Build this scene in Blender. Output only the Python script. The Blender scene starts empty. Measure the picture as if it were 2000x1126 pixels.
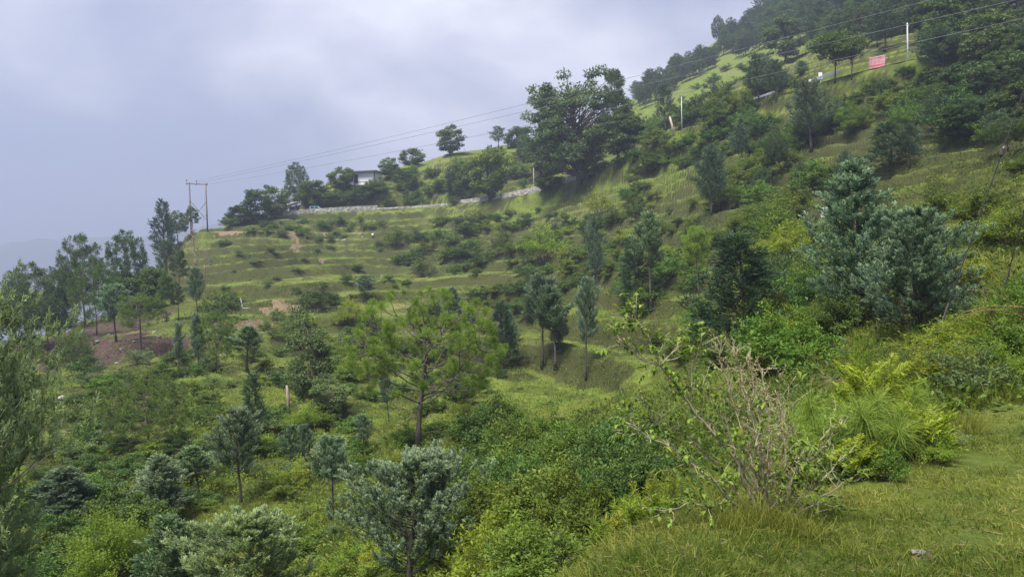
import bpy, math, random
import numpy as np
from mathutils import Matrix, Vector

# ------------------------------------------------------------------ camera, world, sun, exposure
scene = bpy.context.scene
COL = scene.collection
ROLL = math.radians(2.0)
FPX = 1450.0                      # focal length in pixels of a 2000 px wide frame
cam_data = bpy.data.cameras.new("camera")
cam_data.sensor_width = 36.0
cam_data.lens = FPX / 2000.0 * 36.0
cam_data.clip_start = 0.1
cam_data.clip_end = 20000.0
cam = bpy.data.objects.new("camera", cam_data)
COL.objects.link(cam)
cam.matrix_world = Matrix.Rotation(math.radians(90), 4, 'X') @ Matrix.Rotation(-ROLL, 4, 'Z')
scene.camera = cam

SUN_EL, SUN_AZ = math.radians(62), math.radians(212)      # azimuth clockwise from +Y (the view direction)
world = bpy.data.worlds.new("World")
scene.world = world
world.use_nodes = True
wn, wl = world.node_tree.nodes, world.node_tree.links
wn.clear()
w_out = wn.new("ShaderNodeOutputWorld")
w_bg = wn.new("ShaderNodeBackground")
w_sky = wn.new("ShaderNodeTexSky")
w_sky.sky_type = 'NISHITA'
w_sky.sun_disc = False
w_sky.sun_elevation = SUN_EL
w_sky.sun_rotation = SUN_AZ
w_tc = wn.new("ShaderNodeTexCoord")
w_map = wn.new("ShaderNodeMapping")
w_map.inputs["Scale"].default_value = (1.0, 1.0, 2.1)
w_map.inputs["Location"].default_value = (3.1, 0.4, 0.2)
wl.new(w_tc.outputs["Generated"], w_map.inputs["Vector"])
w_n1 = wn.new("ShaderNodeTexNoise")
w_n1.inputs["Scale"].default_value = 2.1
w_n1.inputs["Detail"].default_value = 7.0
w_n1.inputs["Roughness"].default_value = 0.52
w_n1.inputs["Distortion"].default_value = 0.35
wl.new(w_map.outputs["Vector"], w_n1.inputs["Vector"])
w_ramp = wn.new("ShaderNodeValToRGB")
cr = w_ramp.color_ramp
cr.elements[0].position, cr.elements[0].color = 0.16, (0.19, 0.23, 0.40, 1)
cr.elements[1].position, cr.elements[1].color = 0.76, (0.86, 0.85, 0.90, 1)
e = cr.elements.new(0.40); e.color = (0.30, 0.32, 0.43, 1)
e = cr.elements.new(0.58); e.color = (0.55, 0.55, 0.625, 1)
# the cloud deck is set brighter along the view direction and heavier away from it
w_dot = wn.new("ShaderNodeVectorMath"); w_dot.operation = 'DOT_PRODUCT'
w_dot.inputs[1].default_value = Vector((-0.02, 0.96, 0.26)).normalized()
wl.new(w_tc.outputs["Generated"], w_dot.inputs[0])
w_glow = wn.new("ShaderNodeMapRange"); w_glow.interpolation_type = 'LINEAR'
w_glow.inputs["From Min"].default_value = 0.74; w_glow.inputs["From Max"].default_value = 1.0
w_glow.inputs["To Min"].default_value = -0.34; w_glow.inputs["To Max"].default_value = 0.13
wl.new(w_dot.outputs["Value"], w_glow.inputs["Value"])
w_add = wn.new("ShaderNodeMath"); w_add.operation = 'ADD'
w_con = wn.new("ShaderNodeMath"); w_con.operation = 'MULTIPLY_ADD'
wl.new(w_n1.outputs["Fac"], w_con.inputs[0]); w_con.inputs[1].default_value = 1.30; w_con.inputs[2].default_value = -0.15
wl.new(w_con.outputs[0], w_add.inputs[0]); wl.new(w_glow.outputs["Result"], w_add.inputs[1])
wl.new(w_add.outputs[0], w_ramp.inputs["Fac"])
# overcast sky: thick cloud with only a little of the clear sky above showing through
w_sc = wn.new("ShaderNodeVectorMath"); w_sc.operation = 'SCALE'
w_sc.inputs["Scale"].default_value = 0.10
wl.new(w_sky.outputs["Color"], w_sc.inputs[0])
w_mix = wn.new("ShaderNodeMix"); w_mix.data_type = 'RGBA'
w_mix.inputs["Factor"].default_value = 0.90
wl.new(w_sc.outputs["Vector"], w_mix.inputs["A"])
wl.new(w_ramp.outputs["Color"], w_mix.inputs["B"])
wl.new(w_mix.outputs["Result"], w_bg.inputs["Color"])
w_bg.inputs["Strength"].default_value = 0.63
wl.new(w_bg.outputs["Background"], w_out.inputs["Surface"])

sun_data = bpy.data.lights.new("sun", 'SUN')
sun_data.energy = 4.2
sun_data.angle = math.radians(26)
sun_data.color = (1.0, 0.94, 0.84)
sun = bpy.data.objects.new("sun", sun_data)
COL.objects.link(sun)
sd = Vector((math.sin(SUN_AZ) * math.cos(SUN_EL), math.cos(SUN_AZ) * math.cos(SUN_EL), math.sin(SUN_EL)))
sun.rotation_euler = sd.to_track_quat('Z', 'Y').to_euler()

scene.view_settings.view_transform = 'Standard'
scene.view_settings.look = 'None'
scene.view_settings.gamma = 1.0
scene.view_settings.exposure = 1.52
scene.render.engine = 'CYCLES'
cy = scene.cycles
cy.max_bounces = 5
cy.diffuse_bounces = 3
cy.glossy_bounces = 2
cy.transmission_bounces = 3
cy.volume_bounces = 0
cy.transparent_max_bounces = 6
cy.use_denoising = True
cy.denoising_prefilter = 'NONE'
cy.sample_clamp_indirect = 4.0

# ------------------------------------------------------------------ helpers
RNG = np.random.default_rng(11)
CO, SI = math.cos(ROLL), math.sin(ROLL)

def ray(px, py):
    """Direction (depth 1) of the sight line through a photograph pixel."""
    u = (np.asarray(px, float) - 1000.0) / FPX
    v = (563.0 - np.asarray(py, float)) / FPX
    return np.stack([u * CO + v * SI, np.ones_like(u + v), -u * SI + v * CO], -1)

def pt(px, py, d):
    return ray(px, py) * np.asarray(d, float)[..., None] if np.ndim(d) else ray(px, py) * d

def hash2(ix, iy, seed):
    n = (ix.astype(np.int64) * 374761393 + iy.astype(np.int64) * 668265263 + seed * 982451653) & 0x7fffffff
    n = ((n ^ (n >> 13)) * 1274126177) & 0x7fffffff
    n = n ^ (n >> 16)
    return (n & 0xffff) / 65535.0

def vnoise(x, y, seed=0):
    x0, y0 = np.floor(x), np.floor(y)
    fx, fy = x - x0, y - y0
    fx, fy = fx * fx * (3 - 2 * fx), fy * fy * (3 - 2 * fy)
    a, b = hash2(x0, y0, seed), hash2(x0 + 1, y0, seed)
    c, d = hash2(x0, y0 + 1, seed), hash2(x0 + 1, y0 + 1, seed)
    return (a * (1 - fx) + b * fx) * (1 - fy) + (c * (1 - fx) + d * fx) * fy - 0.5

def fbm(x, y, seed=0, octaves=4, gain=0.5):
    s, a = 0.0, 1.0
    for o in range(octaves):
        s = s + a * vnoise(x * 2 ** o, y * 2 ** o, seed + o * 17)
        a *= gain
    return s

def sstep(a, b, x):
    t = np.clip((x - a) / (b - a), 0, 1)
    return t * t * (3 - 2 * t)

def mk_mesh(name, V, T, mats=(), matidx=None, attrs=None, smooth=False):
    """Triangle mesh from numpy arrays."""
    me = bpy.data.meshes.new(name)
    V = np.ascontiguousarray(V, np.float32); T = np.ascontiguousarray(T, np.int32)
    me.vertices.add(len(V)); me.vertices.foreach_set("co", V.ravel())
    me.loops.add(T.size); me.loops.foreach_set("vertex_index", T.ravel())
    me.polygons.add(len(T))
    me.polygons.foreach_set("loop_start", np.arange(0, T.size, 3, dtype=np.int32))
    try:
        me.polygons.foreach_set("loop_total", np.full(len(T), 3, np.int32))
    except Exception:
        pass
    for m in mats:
        me.materials.append(m)
    if matidx is not None:
        me.polygons.foreach_set("material_index", np.ascontiguousarray(matidx, np.int32))
    me.polygons.foreach_set("use_smooth", np.full(len(T), bool(smooth)))
    for k, a in (attrs or {}).items():
        at = me.attributes.new(k, 'FLOAT', 'POINT')
        at.data.foreach_set("value", np.ascontiguousarray(a, np.float32))
    me.update(calc_edges=True)
    return me

class Geo:
    """Collects triangles, a per-vertex 'var' value and a material index."""
    def __init__(s):
        s.V, s.T, s.A, s.M, s.n = [], [], [], [], 0
    def add(s, V, T, var=0.5, mat=0):
        V = np.asarray(V, float).reshape(-1, 3); T = np.asarray(T, int).reshape(-1, 3)
        s.V.append(V); s.T.append(T + s.n); s.n += len(V)
        s.A.append(np.broadcast_to(np.asarray(var, float), (len(V),)))
        s.M.append(np.full(len(T), mat))
        return s
    def box(s, c, size, mat=0, R=None, var=0.5):
        c = np.asarray(c, float); h = np.asarray(size, float) / 2
        v = np.array([[x, y, z] for x in (-1, 1) for y in (-1, 1) for z in (-1, 1)]) * h
        if R is not None: v = v @ np.asarray(R).T
        t = [(0,1,3),(0,3,2),(4,6,7),(4,7,5),(0,4,5),(0,5,1),(2,3,7),(2,7,6),(0,2,6),(0,6,4),(1,5,7),(1,7,3)]
        return s.add(v + c, t, var, mat)
    def tube(s, P, r, k=6, mat=0, var=0.5, cap=True):
        V, T = tube_arrays(P, r, k, cap)
        return s.add(V, T, var, mat)
    def mesh(s, name, mats, smooth=False):
        V, T = np.concatenate(s.V), np.concatenate(s.T)
        return mk_mesh(name, V, T, mats, np.concatenate(s.M), {"var": np.concatenate(s.A)}, smooth)

def tube_arrays(P, r, k=6, cap=True):
    P = np.asarray(P, float); n = len(P)
    r = np.broadcast_to(np.asarray(r, float), (n,))
    D = np.gradient(P, axis=0); D /= np.linalg.norm(D, axis=1, keepdims=True) + 1e-12
    ref = np.array([0.31, 0.95, 0.05]) if abs(D[:, 2]).mean() > 0.7 else np.array([0.05, 0.1, 1.0])
    A = np.cross(D, ref); A /= np.linalg.norm(A, axis=1, keepdims=True) + 1e-12
    B = np.cross(D, A)
    th = np.arange(k) * 2 * math.pi / k
    ring = P[:, None] + r[:, None, None] * (np.cos(th)[None, :, None] * A[:, None] + np.sin(th)[None, :, None] * B[:, None])
    V = ring.reshape(-1, 3)
    i = (np.arange(n - 1)[:, None] * k + np.arange(k)[None]).ravel()
    j = (np.arange(n - 1)[:, None] * k + (np.arange(k)[None] + 1) % k).ravel()
    T = np.concatenate([np.stack([i, j, j + k], 1), np.stack([i, j + k, i + k], 1)])
    if cap:
        V = np.concatenate([V, P[:1], P[-1:]])
        a = np.arange(k); b = (a + 1) % k; L = (n - 1) * k
        T = np.concatenate([T, np.stack([b, a, np.full(k, n * k)], 1), np.stack([L + a, L + b, np.full(k, n * k + 1)], 1)])
    return V, T

def unit(v):
    return v / (np.linalg.norm(v, axis=-1, keepdims=True) + 1e-12)

def rand_dirs(rng, n):
    return unit(rng.normal(size=(n, 3)))

def link(name, data, parent=None, loc=None):
    o = bpy.data.objects.new(name, data)
    COL.objects.link(o)
    if parent is not None: o.parent = parent
    if loc is not None: o.location = tuple(float(v) for v in loc)
    return o

def tag(o, label=None, cat=None, group=None, kind=None):
    if label: o["label"] = label
    if cat: o["category"] = cat
    if group: o["group"] = group
    if kind: o["kind"] = kind
    return o

# ------------------------------------------------------------------ materials
def new_mat(name):
    m = bpy.data.materials.new(name); m.use_nodes = True
    nt = m.node_tree
    return m, nt.nodes, nt.links, nt.nodes["Principled BSDF"], nt.nodes["Material Output"]

def plain(name, col, rough=0.7, noise=0.0, scale=6.0, metal=0.0, bump=0.0):
    m, n, l, p, out = new_mat(name)
    p.inputs["Roughness"].default_value = rough
    p.inputs["Metallic"].default_value = metal
    p.inputs["Base Color"].default_value = (*col, 1)
    if noise or bump:
        tc = n.new("ShaderNodeTexCoord"); nz = n.new("ShaderNodeTexNoise")
        nz.inputs["Scale"].default_value = scale; nz.inputs["Detail"].default_value = 5
        l.new(tc.outputs["Object"], nz.inputs["Vector"])
        if noise:
            mr = n.new("ShaderNodeMapRange")
            mr.inputs["From Min"].default_value = 0.3; mr.inputs["From Max"].default_value = 0.7
            mr.inputs["To Min"].default_value = 1 - noise; mr.inputs["To Max"].default_value = 1 + noise
            l.new(nz.outputs["Fac"], mr.inputs["Value"])
            vm = n.new("ShaderNodeVectorMath"); vm.operation = 'SCALE'
            vm.inputs[0].default_value = col
            l.new(mr.outputs["Result"], vm.inputs["Scale"]); l.new(vm.outputs["Vector"], p.inputs["Base Color"])
        if bump:
            b = n.new("ShaderNodeBump"); b.inputs["Strength"].default_value = bump
            b.inputs["Distance"].default_value = 0.05
            l.new(nz.outputs["Fac"], b.inputs["Height"]); l.new(b.outputs["Normal"], p.inputs["Normal"])
    return m

def leaf_mat(name, c0, c1, rough=0.55, transl=0.35, spread=0.25, hue=0.015):
    """Foliage: colour runs c0 to c1 over the leaves, each plant a little lighter or darker; leaves let light through."""
    m, n, l, p, out = new_mat(name)
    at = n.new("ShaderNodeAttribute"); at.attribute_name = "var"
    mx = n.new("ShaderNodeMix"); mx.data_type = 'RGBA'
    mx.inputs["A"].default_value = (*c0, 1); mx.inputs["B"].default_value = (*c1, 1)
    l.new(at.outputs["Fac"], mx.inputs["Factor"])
    oi = n.new("ShaderNodeObjectInfo")
    hs = n.new("ShaderNodeHueSaturation")
    mv = n.new("ShaderNodeMapRange")
    mv.inputs["To Min"].default_value = 1 - spread; mv.inputs["To Max"].default_value = 1 + spread
    l.new(oi.outputs["Random"], mv.inputs["Value"]); l.new(mv.outputs["Result"], hs.inputs["Value"])
    wn_ = n.new("ShaderNodeTexWhiteNoise"); wn_.noise_dimensions = '1D'
    l.new(oi.outputs["Random"], wn_.inputs["W"])
    mh = n.new("ShaderNodeMapRange")
    mh.inputs["To Min"].default_value = 0.5 - hue; mh.inputs["To Max"].default_value = 0.5 + hue
    l.new(wn_.outputs["Value"], mh.inputs["Value"]); l.new(mh.outputs["Result"], hs.inputs["Hue"])
    l.new(mx.outputs["Result"], hs.inputs["Color"])
    l.new(hs.outputs["Color"], p.inputs["Base Color"])
    p.inputs["Roughness"].default_value = rough
    p.inputs["Specular IOR Level"].default_value = 0.14
    tr = n.new("ShaderNodeBsdfTranslucent")
    tint = n.new("ShaderNodeMix"); tint.data_type = 'RGBA'; tint.blend_type = 'MULTIPLY'
    tint.inputs["Factor"].default_value = 1.0
    tint.inputs["B"].default_value = (1.5, 1.45, 0.7, 1)
    l.new(hs.outputs["Color"], tint.inputs["A"]); l.new(tint.outputs["Result"], tr.inputs["Color"])
    ms = n.new("ShaderNodeMixShader"); ms.inputs["Fac"].default_value = transl
    l.new(p.outputs["BSDF"], ms.inputs[1]); l.new(tr.outputs["BSDF"], ms.inputs[2])
    l.new(ms.outputs["Shader"], out.inputs["Surface"])
    return m

def bark_mat(name, c0, c1, scale=14.0):
    m, n, l, p, out = new_mat(name)
    tc = n.new("ShaderNodeTexCoord"); mp = n.new("ShaderNodeMapping")
    mp.inputs["Scale"].default_value = (1, 1, 0.25)
    nz = n.new("ShaderNodeTexNoise"); nz.inputs["Scale"].default_value = scale; nz.inputs["Detail"].default_value = 6
    l.new(tc.outputs["Object"], mp.inputs["Vector"]); l.new(mp.outputs["Vector"], nz.inputs["Vector"])
    r = n.new("ShaderNodeValToRGB")
    r.color_ramp.elements[0].position = 0.35; r.color_ramp.elements[0].color = (*c0, 1)
    r.color_ramp.elements[1].position = 0.68; r.color_ramp.elements[1].color = (*c1, 1)
    l.new(nz.outputs["Fac"], r.inputs["Fac"]); l.new(r.outputs["Color"], p.inputs["Base Color"])
    p.inputs["Roughness"].default_value = 0.9
    b = n.new("ShaderNodeBump"); b.inputs["Strength"].default_value = 0.6; b.inputs["Distance"].default_value = 0.03
    l.new(nz.outputs["Fac"], b.inputs["Height"]); l.new(b.outputs["Normal"], p.inputs["Normal"])
    return m
# ------------------------------------------------------------------ terrain: a valley head seen across from its right flank
# (photo x, photo y, distance in m) of points on the ground; the surface is a smooth sheet through them
CTRL = [
 # grassy shelf the photographer stands on
 (1150,1126,4.2),(1600,1120,4.2),(2000,1126,3.9),(2250,1000,4.6),(1330,1012,5.4),(1500,1000,5.3),(1750,950,5.7),
 (2000,900,6.3),(1600,890,7.2),(1850,840,7.8),(2000,740,10),(2300,760,8),(1100,1700,2.0),(1700,1750,2.0),(2400,1500,2.4),
 # its edge, dropping into the gully
 (900,1700,3.2),(900,1350,6.5),(1150,1130,8.5),(1330,1045,8.5),(1500,905,9.5),(1600,800,12),(1750,730,13),(1200,990,15),
 (1500,775,15),(1620,735,14.5),(1900,640,14),(500,1800,5),(0,2000,5),(500,1350,11),(0,1400,11),(-400,1500,10),
 # gully floor and lower slopes
 (1350,820,18),(1250,800,24),(1450,690,30),(1300,650,48),(1150,745,45),(1050,800,34),(1070,722,52),(1000,900,22),
 (950,1010,17),(900,1126,14),(700,1126,16),(400,1126,18),(100,1126,19),(-200,1126,19),(830,870,28),(600,950,25),
 (300,950,26),(0,950,27),(-300,980,28),(0,820,38),(300,830,38),(600,830,38),(-300,850,40),(300,720,55),(100,740,55),
 (560,720,56),(850,740,52),(-200,770,58),
 # opposite flank
 (230,640,80),(450,650,75),(700,650,75),(950,640,72),(1180,572,75),(1370,562,62),(1250,600,62),(400,560,105),
 (550,612,88),(560,583,94),(700,560,106),(700,520,124),(900,520,118),(1000,500,120),(1100,470,118),(1250,440,105),
 (1400,425,85),(1600,420,55),(1500,500,50),(1700,470,38),(1850,430,30),(1950,470,20),(2000,570,13),(2200,500,16),
 (1850,340,46),(2000,310,38),(2250,250,34),(1750,330,55),(400,470,150),(390,440,164),(600,480,147),(600,440,168),
 (725,460,160),(900,440,163),(1050,430,150),
 # road line
 (480,436,172),(560,424,175),(680,418,183),(850,408,186),(1000,396,176),(1130,366,160),(1190,346,152),(1270,300,140),(1330,265,131),
 (1430,225,124),(1500,203,118),(1620,168,110),(1730,143,104),(1850,110,98),(2000,80,92),(2250,60,80),
 (1300,360,120),(1500,300,100),(1590,300,92),(1750,240,85),(1950,220,70),(1400,330,108),
 # hill above the road
 (620,392,194),(710,352,208),(650,352,212),(760,340,212),(870,302,217),(1000,285,222),(1100,260,240),(1180,240,255),
 (1300,240,175),(1400,160,235),(1240,190,345),(1330,140,310),(1480,95,265),(1400,85,410),(1480,30,440),(1560,-30,450),
 (1560,120,172),(1700,80,138),(1900,50,118),(2000,-20,135),(1700,0,215),(1600,40,235),(1850,-120,230),(2200,-150,120),
 # beyond the crests, out of sight
 (870,330,260),(870,430,350),(650,420,260),(450,520,220),(390,520,205),(200,640,150),(0,760,130),(1050,330,320),(1240,300,480),
 (1480,150,600),(700,600,500),(200,800,350),(-200,900,250),
 # spur on the left
 (330,500,146),(250,580,122),(100,648,97),(0,680,86),(-200,770,74),(420,446,166),(-500,900,60),
]
_c = np.array(CTRL, float)
_P = pt(_c[:, 0], _c[:, 1], _c[:, 2])
_az, _r = np.arctan2(_P[:, 0], _P[:, 1]), np.hypot(_P[:, 0], _P[:, 1])
_K = 1.35
_X = np.stack([_az * _K, np.log(_r) * 0.42], 1)
_E = _P[:, 2] / _r

def tps_fit(X, y, lam):
    d = np.linalg.norm(X[:, None] - X[None], axis=2)
    K = np.where(d > 0, d ** 2 * np.log(d + 1e-12), 0) + lam * np.eye(len(X))
    Q = np.concatenate([np.ones((len(X), 1)), X], 1)
    A = np.block([[K, Q], [Q.T, np.zeros((3, 3))]])
    return np.linalg.solve(A, np.concatenate([y, np.zeros(3)]))
_W = tps_fit(_X, _E, 2e-4)

def tps_eval(az, r):
    x = np.stack([np.ravel(az) * _K, np.log(np.ravel(r)) * 0.42], 1).astype(np.float32)
    out = np.empty(len(x))
    Xf = _X.astype(np.float32); W = _W.astype(np.float32)
    for i in range(0, len(x), 60000):
        q = x[i:i + 60000]
        d2 = ((q[:, None] - Xf[None]) ** 2).sum(2)
        out[i:i + 60000] = (0.5 * d2 * np.log(d2 + 1e-12)) @ W[:-3] + W[-3] + q @ W[-2:]
    return out.reshape(np.shape(az))

# road centre line
ROADPX = [(480,431,176),(530,421,181),(580,415,185),(680,411,188),(780,407,190),(850,404,189),(930,399,184),(1000,391,178),
          (1070,376,170),(1130,361,162),(1190,338,154),(1230,318,147),(1270,294,141),(1330,260,132),(1430,222,125),(1500,200,119),(1560,183,115),(1620,166,111),
          (1680,150,107),(1730,140,104),(1850,108,98),(2000,76,92),(2150,55,86)]
_rp = np.array(ROADPX, float)
ROAD = pt(_rp[:, 0], _rp[:, 1], _rp[:, 2])
_z = ROAD[:, 2].copy()
for _ in range(6):
    _z[1:-1] = (_z[:-2] + 2 * _z[1:-1] + _z[2:]) / 4
ROAD[:, 2] = _z
def resample(P, step):
    s = np.concatenate([[0], np.cumsum(np.linalg.norm(np.diff(P, axis=0), axis=1))])
    q = np.linspace(0, s[-1], max(2, int(s[-1] / step)))
    return np.stack([np.interp(q, s, P[:, i]) for i in range(3)], 1)
ROAD = resample(ROAD, 1.5)
for _ in range(10):
    ROAD[1:-1] = (ROAD[:-2] + 2 * ROAD[1:-1] + ROAD[2:]) / 4
_rt = unit(np.gradient(ROAD, axis=0) * [1, 1, 0])
ROAD_N = np.stack([_rt[:, 1], -_rt[:, 0], 0 * _rt[:, 0]], 1)      # horizontal normal, towards the camera side
_s = np.sign((ROAD_N * -ROAD).sum(1)); ROAD_N *= _s[:, None]

N_AZ = 480
AZ = np.linspace(math.radians(-47), math.radians(47), N_AZ)
R_ROWS = np.concatenate([np.geomspace(1.0, 30, 140, endpoint=False), np.geomspace(30, 215, 500, endpoint=False),
                         np.geomspace(215, 520, 64)])
LR = np.log(R_ROWS)
A2, R2 = np.meshgrid(AZ, R_ROWS)
GX, GY = np.sin(A2) * R2, np.cos(A2) * R2
# evaluate the sheet on a coarser lattice, then refine bilinearly
_ac = np.linspace(AZ[0], AZ[-1], 240); _lc = np.linspace(LR[0], LR[-1], 420)
_ga, _gl = np.meshgrid(_ac, _lc)
_ec = tps_eval(_ga, np.exp(_gl))
def bilin(F, u, v):
    u = np.clip(u, 0, F.shape[0] - 1.001); v = np.clip(v, 0, F.shape[1] - 1.001)
    i, j = u.astype(int), v.astype(int); a, b = u - i, v - j
    return F[i, j] * (1 - a) * (1 - b) + F[i + 1, j] * a * (1 - b) + F[i, j + 1] * (1 - a) * b + F[i + 1, j + 1] * a * b
E0 = bilin(_ec, (np.log(R2) - LR[0]) / (LR[-1] - LR[0]) * 419, (A2 - AZ[0]) / (AZ[-1] - AZ[0]) * 239)
Z0 = E0 * R2
# broad undulation
Z = Z0 + fbm(GX / 22, GY / 22, 3, 3) * 1.1 * sstep(22, 60, R2) + fbm(GX / 5, GY / 5, 9, 3) * 0.30 * sstep(7, 25, R2)
# old field terraces: treads and risers that follow the contours
def terrace(z, step, flat, q_noise):
    q = z / step + q_noise
    f = q - np.floor(q)
    p = np.where(f < flat, f / flat * 0.08, 0.08 + 0.92 * sstep(flat, 1.0, f))
    return (p - f) * step, sstep(flat - .02, flat + .10, f) * (1 - sstep(.94, 1.0, f))
_px0 = 1000 + FPX * GX / np.maximum(GY, .1)
m_big = sstep(34, 48, R2) * (1 - sstep(200, 260, R2)) * (0.75 + 0.45 * sstep(-0.05, 0.30, fbm(GX / 18, GY / 18, 77, 3) + 0.15))
m_big = m_big * (1 - 0.6 * sstep(0.0, 1.0, sstep(-28, -52, GX) * (1 - sstep(95, 110, R2))))
_t, _r1 = terrace(Z, 2.0, 0.70, 1.0 * fbm(GX / 32, GY / 32, 31, 4))
Z = Z + m_big * _t
m_small = sstep(14, 26, R2) * (1 - sstep(190, 230, R2))
_t, _r2 = terrace(Z + 0.45 * fbm(GX / 3.0, GY / 3.0, 91, 3) * (1 - 0.6 * sstep(45, 85, R2)), 0.75, 0.55, 2.2 * fbm(GX / 8, GY / 8, 5, 4))
Z = Z + m_small * _t
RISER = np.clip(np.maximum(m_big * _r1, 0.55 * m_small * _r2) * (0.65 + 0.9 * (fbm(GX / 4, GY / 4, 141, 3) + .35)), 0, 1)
Z = Z + m_small * fbm(GX / 1.3, GY / 1.3, 41, 3) * 0.38 * (1 - 0.85 * sstep(45, 85, R2)) + sstep(2.5, 6, R2) * fbm(GX / 0.5, GY / 0.5, 61, 3) * 0.05
# road bench cut into the slope
_d2 = np.full(Z.shape, 1e9); _rz = np.zeros(Z.shape)
_sel = (R2 > 80) & (R2 < 215)
_gx, _gy = GX[_sel], GY[_sel]
_bd = np.full(_gx.shape, 1e9); _bz = np.zeros(_gx.shape)
for q in ROAD[::2]:
    dd = (_gx - q[0]) ** 2 + (_gy - q[1]) ** 2
    k = dd < _bd
    _bd[k] = dd[k]; _bz[k] = q[2]
_w = np.zeros(Z.shape); _w[_sel] = 1 - sstep(3.2, 6.5, np.sqrt(_bd)); _rz[_sel] = _bz - 0.12
Z = Z * (1 - _w) + _rz * _w
ROADW = _w

_gr, _ga2 = np.gradient(Z, axis=0) / np.gradient(R2, axis=0), np.gradient(Z, axis=1) / (R2 * (AZ[1] - AZ[0]))
SLOPE = np.sqrt(_gr ** 2 + _ga2 ** 2)
def grid_at(F, x, y):
    a, lr = np.arctan2(x, y), np.log(np.maximum(np.hypot(x, y), 1.01))
    return bilin(F, np.interp(lr, LR, np.arange(len(LR))), (a - AZ[0]) / (AZ[-1] - AZ[0]) * (N_AZ - 1))

def ground(x, y):
    """Height of the ground sheet."""
    x, y = np.asarray(x, float), np.asarray(y, float)
    a, lr = np.arctan2(x, y), np.log(np.maximum(np.hypot(x, y), 1.01))
    u = np.interp(lr, LR, np.arange(len(LR)))
    v = (a - AZ[0]) / (AZ[-1] - AZ[0]) * (N_AZ - 1)
    return bilin(Z, np.atleast_1d(u), np.atleast_1d(v)).reshape(np.shape(x))

_DD = np.geomspace(2.2, 600, 900)
def hit(px, py):
    """First point where the sight line through a photo pixel meets the ground (depth, or nan)."""
    px = np.atleast_1d(np.asarray(px, float)); py = np.atleast_1d(np.asarray(py, float))
    D = ray(px, py)
    out = np.full(len(px), np.nan)
    for s in range(0, len(px), 300):
        Dk = D[s:s + 300]
        P = Dk[:, None, :] * _DD[None, :, None]
        below = P[..., 2] < ground(P[..., 0], P[..., 1])
        any_ = below.any(1); i = below.argmax(1)
        out[s:s + 300] = np.where(any_, _DD[np.maximum(i, 1)], np.nan)
    return out

# bare, burnt and eroded soil: patches with shapes of their own
def patch(cx, cy, rx, ry, seed):
    """Soft patch centred where photo point (cx, cy) meets the ground; radii in metres."""
    d = float(hit(cx, cy)[0]); c = pt(cx, cy, d)
    n = fbm(GX / (0.5 * rx), GY / (0.5 * ry), seed, 4)
    rr = np.sqrt(((GX - c[0]) / rx) ** 2 + ((GY - c[1]) / ry) ** 2) + n * 1.1
    return 1 - sstep(0.75, 1.1, rr)
BURN = np.zeros(Z.shape); ERO = np.zeros(Z.shape)
for a in [(255,690,4.2,7.0,3),(200,645,5.5,7.0,4),(75,705,4.5,6.5,5),(150,660,5.0,5.0,15),(325,672,2.2,2.4,25)]:
    BURN = np.maximum(BURN, patch(*a))
for a in [(548,608,2.2,3.0,6),(480,640,2.6,2.4,8),(560,455,3.5,2.5,9),(582,478,1.3,5.0,10),(640,458,3.2,1.8,11),(595,880,0.7,0.9,12),
          (690,455,3.0,1.6,13),(620,505,1.4,1.0,14),(450,452,3.0,2.0,19),(1630,742,0.35,0.8,16),(1800,1085,0.10,0.10,17)]:
    ERO = np.maximum(ERO, patch(*a))

m_ground, n, l, p, out = new_mat("hillside_ground")
tc = n.new("ShaderNodeTexCoord")
def nz(scale, detail=6, rough=0.6):
    q = n.new("ShaderNodeTexNoise"); q.inputs["Scale"].default_value = scale
    q.inputs["Detail"].default_value = detail; q.inputs["Roughness"].default_value = rough
    l.new(tc.outputs["Object"], q.inputs["Vector"]); return q
def ramp(src, stops):
    r = n.new("ShaderNodeValToRGB"); els = r.color_ramp.elements
    els[0].position, els[0].color = stops[0][0], (*stops[0][1], 1)
    els[1].position, els[1].color = stops[-1][0], (*stops[-1][1], 1)
    for s, c in stops[1:-1]:
        q = els.new(s); q.color = (*c, 1)
    l.new(src, r.inputs["Fac"]); return r
n_big, n_mid, n_fine = nz(0.11, 4), nz(0.9, 7), nz(9.0, 8, 0.7)
g1 = ramp(n_mid.outputs["Fac"], [(0.30, (0.038, 0.066, 0.010)), (0.50, (0.096, 0.140, 0.018)), (0.72, (0.168, 0.220, 0.030))])
g2 = ramp(n_fine.outputs["Fac"], [(0.30, (0.044, 0.068, 0.012)), (0.50, (0.108, 0.140, 0.024)), (0.75, (0.190, 0.190, 0.055))])
mx = n.new("ShaderNodeMix"); mx.data_type = 'RGBA'; mx.inputs["Factor"].default_value = 0.5
l.new(g1.outputs["Color"], mx.inputs["A"]); l.new(g2.outputs["Color"], mx.inputs["B"])
# drier patches
dry = ramp(n_fine.outputs["Fac"], [(0.3, (0.10, 0.085, 0.040)), (0.7, (0.22, 0.185, 0.085))])
mr = n.new("ShaderNodeMapRange"); mr.inputs["From Min"].default_value = 0.52; mr.inputs["From Max"].default_value = 0.70
mr.inputs["To Max"].default_value = 0.55
l.new(n_big.outputs["Fac"], mr.inputs["Value"])
mx2 = n.new("ShaderNodeMix"); mx2.data_type = 'RGBA'
l.new(mr.outputs["Result"], mx2.inputs["Factor"]); l.new(mx.outputs["Result"], mx2.inputs["A"]); l.new(dry.outputs["Color"], mx2.inputs["B"])
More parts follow.
